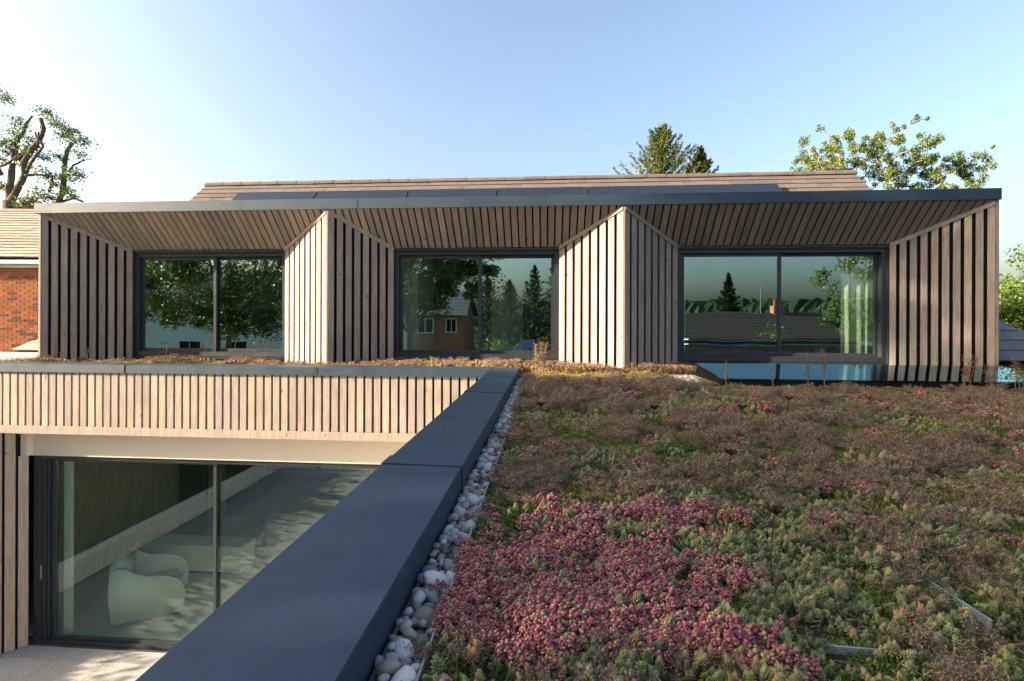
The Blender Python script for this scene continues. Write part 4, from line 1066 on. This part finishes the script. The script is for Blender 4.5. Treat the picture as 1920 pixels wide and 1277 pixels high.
for x, y, h, lb in ((-0.06, 3.95, .15, 'dark flat seed head left of the others in mid roof'), (0.72, 3.75, .17, 'dark flat seed head in the middle of the roof'), (1.36, 3.9, .16, 'dark flat seed head right of the roof middle'),
                    (1.85, 4.3, .17, 'far dark flat seed head on the right side of the roof'), (0.65, 1.62, .22, 'lone bare seed stalk rising at the edge of the red stonecrop'), (0.85, 2.6, .15, 'dark seed head above brown plants on the right')):
    stalk_head(x, y, h, 0.012, lb, DRYDARK, 0.030*min(1, 0.55 + y/9), 40, 0.30)
# fallen leaves
FALL = m_leaf('fallen_leaf_brown', [(0, (0.26, 0.12, 0.04)), (1, (0.38, 0.20, 0.08))], 0.7, 0.2, 0.2, 'rand', 60)
def fallen(x, y, z, s, rz, label):
    V = []; F = []; n = 9
    for i in range(n):
        t = i/(n-1); w = math.sin(math.pi*min(t*1.02, 1))**0.8*(0.42 + 0.06*math.sin(t*19))
        for k in (-1, -0.5, 0, 0.5, 1): V.append(((t - .5)*2, k*w, 0.34*(k*w)**2*4*0.5 + 0.22*(t - .5)**2))
    for i in range(n-1):
        for k in range(4): a = i*5 + k; F.append((a, a+1, a+6, a+5))
    m = len(V); V += [(a, b, c - 0.03) for a, b, c in V]; F += [tuple(i + m for i in f[::-1]) for f in F]
    me = mesh_from('fallen_leaf', V, F, FALL, True); o = bpy.data.objects.new('fallen_leaf', me)
    link(o, None, Matrix.Translation((x, y, z)) @ Euler((0.5, 0.35, rz)).to_matrix().to_4x4() @ Matrix.Diagonal((s, s, s, 1)))
    tag(o, label, 'leaf', 'fallen leaves on the planting')
fallen(0.385, 1.40, -0.700, 0.016, 1.2, 'curled tan fallen leaf lying on the red stonecrop')
fallen(0.60, 2.02, -0.695, 0.017, 0.4, 'orange fallen leaf behind the red stonecrop')
fallen(0.955, 1.27, -0.700, 0.022, 2.0, 'rust brown fallen leaf near the bottom right corner')
fallen(1.05, 1.75, -0.695, 0.014, 2.6, 'small yellow brown fallen leaf on the right planting')

# ================================================================== trees
def leaf_mesh(name, C, size, mat, parent, asp=0.55, along=None):
    C = np.asarray(C); n = len(C)
    a = rng.normal(size=(n, 3)); 
    if along is not None: a = along + 0.35*a
    a /= np.linalg.norm(a, axis=1)[:, None]
    b = rng.normal(size=(n, 3)); b -= a*(a*b).sum(1)[:, None]; b /= np.linalg.norm(b, axis=1)[:, None]
    s = (size*rng.uniform(0.6, 1.3, n))[:, None]; nn = np.cross(a, b)
    V = np.stack([C - a*s, C + b*s*asp + nn*s*0.12, C + a*s, C - b*s*asp + nn*s*0.12], 1).reshape(-1, 3)
    c = V.mean(0); me = bpy.data.meshes.new(name); V = V - c
    me.vertices.add(4*n); me.vertices.foreach_set('co', V.astype(np.float32).ravel())
    me.loops.add(4*n); me.loops.foreach_set('vertex_index', np.arange(4*n, dtype=np.int32))
    me.polygons.add(n); me.polygons.foreach_set('loop_start', np.arange(0, 4*n, 4, dtype=np.int32)); me.polygons.foreach_set('loop_total', np.full(n, 4, dtype=np.int32))
    me.materials.append(mat); me.update(calc_edges=True); me.validate()
    return link(bpy.data.objects.new(name, me), parent, Matrix.Translation(Vector(c)))
def wobble(a, b, n, k):
    a, b = Vector(a), Vector(b); L = (b - a).length; return [a.lerp(b, i/n) + (Vector((random.gauss(0, 1), random.gauss(0, 1), random.gauss(0, .6)))*k*L if 0 < i < n else Vector()) for i in range(n + 1)]
def tree(name, x, y, z0, cc, cr, nleaf, lsz, lmat, bark, r0, label, nlimb=9, clump=0.6, power=2.4, group=None, nclump=90, fill=0.4):
    root = tag(empty(name, (x, y, z0)), label, 'tree', group); g = G(); cc = Vector(cc)
    fork = Vector((x, y, z0)).lerp(cc, 0.5); g.tube(wobble((x, y, z0), fork, 4, 0.02), [r0*(1 - 0.11*i) for i in range(5)], 8, False)
    pts = []
    while len(pts) < nclump:
        p = rng.uniform(-1, 1, 3)
        q = (np.abs(p)**power).sum()
        if q > 1 or q < fill*rng.random(): continue
        pts.append(cc + Vector((p[0]*cr[0], p[1]*cr[1], p[2]*cr[2])))
    for i in range(nlimb):
        t = pts[int(i*len(pts)/nlimb)]; w = wobble(fork, t, 5, 0.05); g.tube(w, [r0*0.34*(1 - 0.17*k) for k in range(6)], 6, False)
        for j in range(3):
            t2 = min(pts, key=lambda p: (p - (t + Vector((random.gauss(0, 1), random.gauss(0, 1), random.gauss(0, 1)))*cr[0]*0.3)).length); g.tube(wobble(w[3], t2, 4, 0.06), [r0*0.12*(1 - 0.2*k) for k in range(5)], 5, False)
    g.mk('trunk', bark, root, True)
    P = np.array([p[:] for p in pts]); idx = rng.integers(0, len(P), nleaf); rad = clump*rng.uniform(0.5, 1.4, len(P))
    d = rng.normal(size=(nleaf, 3)); d /= np.linalg.norm(d, axis=1)[:, None]; C = P[idx] + d*(rad[idx]*rng.random(nleaf)**0.45)[:, None]*np.array([1, 1, 0.75])
    leaf_mesh('crown', C, lsz, lmat, root); return root

# left: old pollarded tree with bare crooked limbs and tufts of leaves
px0, pz0, kx, kz_ = -24.55, 10.42, 0.0257/5.32, 0.0241/5.32
def lp(zx, zy, dy=0.0): return Vector((px0 + zx*kx, 22.0 + dy, pz0 - zy*kz_))
pol = tag(empty('pollarded_tree', (lp(90, 1220).x, 22.0, FLOOR)), 'old pollarded tree with crooked bare limbs and tufts of leaves at far left', 'tree')
g = G()
def limb(pts, r0, r1, dy=0.0, dy1=None):
    n = len(pts); dy1 = dy if dy1 is None else dy1; P = [lp(a, b, dy + (dy1 - dy)*i/(n-1)) for i, (a, b) in enumerate(pts)]
    Q = []; R = []
    for i in range(n - 1):
        for k in range(3): Q.append(P[i].lerp(P[i+1], k/3) + Vector((random.gauss(0, .012), 0, random.gauss(0, .012)))); R.append((r0 + (r1 - r0)*(i + k/3)/(n-1))*kx*0.84*random.uniform(0.9, 1.12))
    Q.append(P[-1]); R.append(r1*kx); g.tube(Q, R, 8)
g.tube([Vector((lp(85, 0).x, 22, FLOOR)), Vector((lp(88, 0).x, 22, 2)), lp(90, 1150)], [0.34, 0.27, 0.24], 10)
limb([(95,1180),(80,1050),(90,850),(110,700),(130,520),(170,460),(190,350),(240,280)], 38, 10, 0, .4)
limb([(95,1170),(190,1040),(270,900),(280,780),(370,660),(480,540),(510,470),(490,375)], 36, 20, 0, -.4)
limb([(290,880),(350,830),(430,750),(545,660),(535,600),(545,555)], 19, 9, -.1, -.8); limb([(545,660),(560,540)], 10, 7, -.8)
limb([(140,730),(210,640),(300,600),(330,640)], 15, 12, .2); limb([(310,610),(320,560),(290,450)], 12, 8, .3)
limb([(300,915),(350,895),(400,890),(480,900)], 16, 9, -.2, .4)
limb([(120,1200),(480,1230),(560,1160),(590,980),(575,800),(590,640),(615,550)], 32, 19, 0, .5)
limb([(605,850),(660,780),(770,735)], 14, 7, .4); limb([(595,880),(690,875),(700,890)], 13, 7, .4, .8); limb([(575,1145),(680,1110),(770,1150)], 16, 9, .3)
limb([(450,1060),(485,960),(490,900)], 15, 9, .2); limb([(0,850),(120,810),(200,760),(270,700)], 17, 8, -.3); limb([(-120,420),(0,215),(45,180)], 17, 8, -.3); limb([(60,900),(-80,700),(-120,420)], 26, 17, -.2)
limb([(600,1050),(650,1020)], 14, 8, .2); limb([(480,470),(470,430)], 12, 8, -.3)
g.mk('trunk', BARK, pol, True)
C = []
for cx_, cy_, r_ in ((185,390,85),(440,270,65),(545,375,60),(650,520,85),(805,570,78),(785,700,50),(745,890,82),(460,890,80),(645,930,52),(400,1080,85),(235,1170,75),(520,1125,62),(690,1080,70),(125,570,52),(60,650,62),(20,740,46),(295,545,58),(290,680,52),(50,120,72),(20,560,46),(80,1000,46),(430,720,46),(15,1010,46),(580,720,42),(240,790,42),(330,1150,62),(130,480,40),(620,440,40),(720,470,40),(300,620,40),(560,1000,40)):
    n = int(r_*3.4)
    for _ in range(n):
        d = Vector((random.gauss(0, 1), random.gauss(0, 1), random.gauss(0, 1))).normalized()*r_*kx*random.random()**0.5*0.92; C.append(tuple(lp(cx_, cy_, random.gauss(0, .25)) + d))
    for _ in range(n//16): C.append(tuple(lp(cx_, cy_) + Vector((random.gauss(0, 1), random.gauss(0, 1), random.gauss(0, 1)))*r_*kx*0.75))
leaf_mesh('crown', C, 0.055, LEAF_A, pol)

# conifers above the ridge
def conifer(name, x, y, z0, zt, w, n, mat, label, lean=0.0, dens=26, up_=0.45, group=None, zlow=None, fan=1.0):
    root = tag(empty(name, (x, y, z0)), label, 'tree', group); g = G(); H = zt - z0
    g.tube([(x, y, z0), (x, y, z0 + H*.5), (x + lean, y, zt)], [H*0.02, H*0.012, 0.012], 6); C = []; A = []
    zl = zlow if zlow is not None else z0 + H*0.12
    for i in range(n):
        t = (i + random.random())/n; z = zt - (zt - zl)*t; an = i*2.39996 + random.gauss(0, .3); L = w*(0.015 + 0.95*t**0.85)*random.uniform(0.5, 1.1)
        d = Vector((math.cos(an), math.sin(an), up_*(1 - 0.5*t))); b = Vector((x + lean*(1 - t)**2, y, z)); e = b + d*L + Vector((0, 0, 0.18*L*up_))
        mid = b.lerp(e, .55) - Vector((0, 0, 0.10*L)); g.tube([b, mid, e], [0.012*H*.25*(1 - .5*t) + .008, 0.014, 0.006], 4, False)
        m = int(dens*(0.35 + L/w))
        for k in range(m):
            s = random.random()**0.8; p = b.lerp(mid, s*2) if s < .5 else mid.lerp(e, s*2 - 1); wd = 0.20*L*(1 - s*0.75)*fan + 0.05
            side = Vector((-d.y, d.x, 0))*random.uniform(-1, 1); q = p + side*wd*random.random()**.5 + Vector((0, 0, random.gauss(-0.05, .07))); C.append(tuple(q)); dd = d*1.0 + side*0.9 + Vector((0, 0, .15)); A.append(tuple(dd.normalized()))
    for k in range(14): C.append((x + lean + random.gauss(0, .03), y + random.gauss(0, .03), zt - random.random()*0.5)); A.append((random.gauss(0, .5), random.gauss(0, .5), 1))
    g.mk('trunk', BARK, root); leaf_mesh('crown', C, min(0.12*w/2.2, 0.085), mat, root, 0.30, np.array(A)); return root
conifer('conifer_tree', 6.65, 32, FLOOR, 11.3, 7.2, 330, LEAF_C, 'taller pointed conifer rising behind the tiled ridge', 0.0, 240, 0.75, 'conifers behind the ridge')
conifer('conifer_tree', 8.75, 32.6, FLOOR, 10.2, 4.8, 280, LEAF_C, 'shorter conifer leaning right of the pointed one behind the ridge', 0.25, 210, 0.85, 'conifers behind the ridge')

# light airy tree behind the right end of the roof
ash = tag(empty('ash_tree', (17.3, 28, FLOOR)), 'airy light green tree behind the right end of the tiled roof', 'tree'); g = G(); C = []
def ap(px, py, dy=0): return Vector((12.1 + (px - 1480)*0.0252, 28 + dy, 9.884 - (py - 228)*0.0267))
clumps = [(1520,250,.32),(1528,275,.26),(1585,265,.36),(1600,285,.4),(1560,300,.42),(1500,322,.26),(1540,332,.42),(1610,322,.46),(1655,250,.34),(1690,240,.3),(1672,236,.22),(1720,258,.2),(1700,245,.16),(1640,275,.36),(1660,300,.44),(1690,290,.38),(1725,290,.4),(1750,300,.38),(1715,320,.42),(1745,335,.36),(1640,335,.44),(1580,335,.42),(1680,345,.4),(1770,320,.24),(1790,312,.24),(1815,296,.16),(1800,340,.26),(1780,352,.3),(1820,330,.14),(1715,270,.24),(1480,314,.14),(1660,365,.4),(1610,360,.5),(1720,370,.4),(1790,305,.14),(1812,352,.14),(1560,365,.5),(1760,375,.4),(1640,400,.7),(1720,420,.7),(1560,410,.6)]
fork = [Vector((17.0, 28, 2.0)), Vector((17.6, 28.3, 2.4)), Vector((18.6, 27.8, 2.6))]
g.tube([(17.3, 28, FLOOR), (17.3, 28, -1), (17.3, 28, 2.2)], [.34, .28, .22], 8)
stems = []
for tx, ty in ((1600, 330), (1660, 320), (1700, 330), (1780, 330), (1550, 340)):
    e = ap(tx, ty, random.gauss(0, .6)); w = wobble((17.3, 28, 1.9), e, 6, 0.035); g.tube(w, [.15*(1 - .13*k) for k in range(7)], 7, False); stems += w[2:]
hull = [(1482,322),(1510,247),(1540,264),(1582,248),(1602,262),(1640,240),(1690,235),(1722,258),(1738,280),(1790,298),(1824,306)]
clumps = [(a, b, r*.6) for a, b, r in clumps]
while len(clumps) < 330:
    a = random.uniform(1486, 1820); k = max(i for i in range(len(hull) - 1) if hull[i][0] <= a); t = (a - hull[k][0])/(hull[k+1][0] - hull[k][0]); b0 = hull[k][1] + t*(hull[k+1][1] - hull[k][1])
    b = b0 + 8 + (385 - b0)*random.random()**1.1
    if noise.noise(Vector((a*.03, b*.03, 2.2))) > -0.42: clumps.append((a, b, random.uniform(.13, .27)))
clumps.sort(key=lambda c: -c[1])
for (cx_, cy_, r_) in clumps:
    c = ap(cx_, cy_, random.gauss(0, .8)); b = min(stems, key=lambda p: (p - c).length + max(0, p.z - c.z)*3); w = wobble(b, c, 4, 0.05); g.tube(w, [.026, .022, .018, .013, .007], 4, False); stems += w[2:4]
    for k in range(3): g.tube(wobble(c - Vector((0, 0, r_*.4)), c + Vector((random.gauss(0, 1), random.gauss(0, 1), random.gauss(.3, .7)))*r_*.8, 2, .05), [.014, .010, .005], 3, False)
    for k in range(int(620*r_**1.3) + 16):
        d = Vector((random.gauss(0, 1), random.gauss(0, 1), random.gauss(0, 1))).normalized()*r_*random.random()**0.55*1.15; C.append(tuple(c + d))
g.mk('trunk', BARKPALE, ash, True); leaf_mesh('crown', C, 0.062, LEAF_B, ash, 0.45)
tree('garden_tree', 15.2, 16.5, FLOOR, (14.7, 16.3, -0.7), (2.5, 1.9, 2.9), 30000, 0.055, LEAF_B, BARKPALE, .14, 'leafy tree at the right edge behind the grey side roof', 12, .5, 2.6, None, 150, .3)

# trees left of the garden that shade the roof in the low sun (also mirrored in the windows)
GT = 'garden trees left of the patio'
tree('garden_tree', -18.6, -2.6, FLOOR, (-18.8, -2.75, 6.9), (3.9, 3.75, 3.6), 21000, 0.14, LEAF_A, BARK, .30, 'broad garden tree shading the planted roof, nearest the house', 14, .72, 4.0, GT, 260, .2)
tree('garden_tree', -24.5, -3.0, FLOOR, (-24.3, -3.2, 12.3), (3.6, 3.9, 4.2), 24000, 0.14, LEAF_A, BARK, .36, 'tallest garden tree, standing behind the broad one', 14, .75, 4.0, GT, 220, .2)
tree('garden_tree', -16.5, -10.2, FLOOR, (-16.5, -10.0, 3.4), (4.6, 4.2, 4.4), 62000, 0.075, LEAF_A, BARK, .24, 'leafy garden tree furthest from the house', 14, .85, 3.0, GT, 240, .2)
tree('garden_tree', -6.8, -9.0, FLOOR, (-6.4, -8.6, 3.3), (4.0, 2.8, 2.9), 60000, 0.07, LEAF_A, BARK, .20, 'spreading tree on the lawn facing the middle window', 12, .75, 3.0, GT, 200, .2)
tree('garden_tree', 14.0, -7.0, FLOOR, (14.2, -7.0, 0.9), (2.8, 2.2, 2.4), 14000, 0.06, LEAF_A, BARK, .2, 'open tree facing the right window', 12, .42, 2.4, GT, 90, .3)
GC = 'conifers beyond the garden'
conifer('conifer_tree', 13.4, -25, FLOOR, 3.5, 2.3, 240, LEAF_D, 'dark dense conifer behind the bungalow', 0, 130, .3, GC)
for i, (x, y, zt, w) in enumerate(((-1.2, -30, 4.6, 3.2), (0.9, -27, 5.3, 3.0), (-3.6, -33, 3.6, 3.4), (3.2, -31, 4.4, 3.4), (-6.0, -36, 4.2, 3.6))):
    conifer('conifer_tree', x, y, FLOOR, zt, w, 170, LEAF_D, ['dark conifer left of the gap in the far garden', 'tallest dark conifer in the far garden', 'low broad conifer in the far garden', 'dark conifer right of the gap in the far garden', 'leftmost conifer of the far garden'][i], 0, 110, .35, GC)
def bush(x, y, z, r, h, n, mat, label):
    root = tag(empty('bush', (x, y, z)), label, 'bush', 'bushes in the garden'); g = G()
    P = []
    for _ in range(26):
        d = Vector((random.gauss(0, 1), random.gauss(0, 1), abs(random.gauss(0, 1)))).normalized(); P.append(Vector((x + d.x*r*.8, y + d.y*r*.8, z + h*(.25 + .7*d.z*random.random()))))
    for p in P[:12]: g.tube(wobble((x, y, z), p, 3, .05), [.03, .022, .014, .007], 4, False)
    g.mk('stems', BARK, root); A = np.array([p[:] for p in P]); idx = rng.integers(0, len(A), n); d = rng.normal(size=(n, 3)); d /= np.linalg.norm(d, axis=1)[:, None]
    leaf_mesh('foliage', A[idx] + d*(r*.42*rng.random(n)**.5)[:, None], .075, mat, root)
for x, y, r, h, m, lb in ((10.2, -8.5, 1.9, 4.6, LEAF_B, 'pale bush in front of the bungalow'), (-3.4, -14, 1.6, 3.4, LEAF_B, 'yellow green bush beyond the patio'), (-1.6, -15, 1.8, 4.0, LEAF_A, 'green bush beyond the wing'),
                          (-6.2, -13, 1.5, 3.4, LEAF_B, 'small bush left of the patio end'), (1.0, -16, 2.0, 4.4, LEAF_A, 'broad bush behind the wing'), (-12.5, -13, 2.0, 3.8, LEAF_A, 'round bush on the lawn'), (6.0, -12, 1.9, 3.6, LEAF_A, 'low bush near the bungalow')):
    bush(x, y, FLOOR, r, h, 2600, m, lb)

# clipped hedge along the left boundary
hd = tag(empty('hedge', (-12.2, 1, FLOOR)), 'clipped dark green hedge along the left side of the lawn', 'hedge')
G().box(-12.5, -11.9, -8, 8.4, FLOOR, FLOOR + 1.9).mk('twigs', BARK, hd)
C = np.stack([rng.uniform(-12.75, -11.65, 30000), rng.uniform(-8.1, 8.5, 30000), FLOOR + 2.15*rng.random(30000)**0.8], 1)
leaf_mesh('foliage', C, 0.06, LEAF_D, hd)

# houses beyond the garden, seen mirrored in the glass
def far_house(name, x0, x1, y0, y1, ze, zr, wall, roofm, label, wins, chim=(), gable='x'):
    """front faces +y; ridge along x"""
    r = tag(empty(name, ((x0+x1)/2, (y0+y1)/2, FLOOR)), label, 'house', 'houses beyond the garden')
    G().box(x0, x1, y0, y1, FLOOR, ze).mk('wall', wall, r)
    ym = (y0 + y1)/2; o = .35; rf = empty('roof', ((x0+x1)/2, ym, ze), r)
    for s, ya in ((1, y1 + o), (-1, y0 - o)):
        P = [(x0 - o, ya, ze - .1), (x1 + o, ya, ze - .1), (x1 + o, ym, zr), (x0 - o, ym, zr)]
        g = G(); nc = 16
        for k in range(nc):
            t0, t1 = k/nc, (k + 1.25)/nc; z0_, z1_ = ze - .1 + (zr - ze + .1)*t0, ze - .1 + (zr - ze + .1)*min(t1, 1)
            yb, yt = ya + (ym - ya)*t0, ya + (ym - ya)*min(t1, 1)
            Q = [(x0 - o, yb, z0_ + .05), (x1 + o, yb, z0_ + .05), (x1 + o, yt, z1_), (x0 - o, yt, z1_)]
            g.prism(Q[::-1] if s > 0 else Q, (0, 0, .06 if s < 0 else .06))
        g.mk('roof_slope', roofm, rf)
    for xx in (x0, x1 - .2): G().prism([(xx, y0, ze), (xx, y1, ze), (xx, ym, zr - .05)], (.2, 0, 0)).mk('gable', wall, r)
    for wx, wz, ww, wh in wins:
        w = empty('window', (wx, y1, wz), r); frame_rect(G(), wx - ww/2, wx + ww/2, wz, wz + wh, y1 + .005, y1 + .07, .07).box(wx - .03, wx + .03, y1 + .006, y1 + .06, wz + .071, wz + wh - .071).mk('frame', PAINT, w)
        G().box(wx - ww/2 + .071, wx + ww/2 - .071, y1 + .01, y1 + .03, wz + .071, wz + wh - .071).mk('pane', BLACK, w)
    for cx_, cz in chim:
        c = G().box(cx_ - .35, cx_ + .35, ym - .3, ym + .3, zr - .8, cz).mk('chimney', BRICKWALL, r)
        for k in (-.17, .17): G().tube([(cx_ + k, ym, cz - .02), (cx_ + k, ym, cz + .32)], [.11, .09], 8).mk('chimney_pot', BRICK, c)
    return r
far_house('bungalow', 7.6, 15.5, -20, -13.5, -1.0, .40, WHITE, ROOFDARK, 'bungalow with dark roof and chimney beyond the garden', [(8.9, -2.6, 1.2, 1.1), (10.6, -2.6, 1.2, 1.1), (13.6, -2.6, 1.4, 1.1)], [(13.6, .85)])
far_house('brick_house', -11.2, -6.6, -32, -26, .30, 2.1, BRICKWALL, SLATE, 'brick house with grey tiled roof beyond the garden', [(-9.8, -1.2, 1.3, 1.2), (-7.7, -1.2, 1.0, 1.2)], [])
far_house('white_house', -38, -19, -36, -28, .85, 4.3, WHITE, ROOFDARK, 'white rendered house with dark roof beyond the garden', [(-33, -.6, 1.4, 1.1), (-29, -.6, 1.4, 1.1), (-25, -.6, 1.4, 1.1), (-21.5, -.6, 1.4, 1.1), (-27, -3.4, 2.2, 1.4), (-31, -3.4, 2.2, 1.4)], [(-30, 5.0)])
an = tag(empty('television_aerial', (12.6, -16.7, 0.3)), 'television aerial on the bungalow roof', 'aerial')
G().tube([(12.6, -16.7, .38), (12.6, -16.7, 1.95)], .022, 6).mk('mast', STEEL, an)
g = G().tube([(11.9, -16.7, 1.8), (13.5, -16.7, 1.86)], .014, 5)
for k in range(7): g.tube([(12.0 + k*.24, -17.0, 1.81 + k*.01), (12.0 + k*.24, -16.4, 1.81 + k*.01)], .008, 4)
g.mk('boom', STEEL, an)
# wooded hills
V = []; F = []; n, m = 700, 16
for j in range(m + 1):
    for i in range(n + 1):
        a = math.radians(-160 + 320*i/n); R = 330 + 30*j; x, y = R*math.sin(a), -R*math.cos(a)
        hgt = (9 + 7*noise.noise(Vector((math.sin(a)*2.2, math.cos(a)*2.2, 1.5))) + 5*noise.noise(Vector((i*.02, j*.2, 7))))*sm(0, 6, j)
        V.append((x, y, FLOOR - 1 + 0.6*hgt + max(0, hgt)*1.7 + 3.0*abs(noise.noise(Vector((x*.05, y*.05, 2)))) + 6.0*abs(noise.noise(Vector((x*.17, y*.17, 4))))))
for j in range(m):
    for i in range(n): a = j*(n+1) + i; F.append((a, a+1, a+n+2, a+n+1))
WOOD = m_plain('distant_woodland', (0.026, 0.042, 0.016), 0.95, 0.05, 0.8, 0.12)
tag(mk('hills', V, F, WOOD), kind='structure')

# lift everything so that the patio is at height zero
for o in list(scene.objects):
    if o.parent is None and o not in (cam, sun): o.location.z += GZ
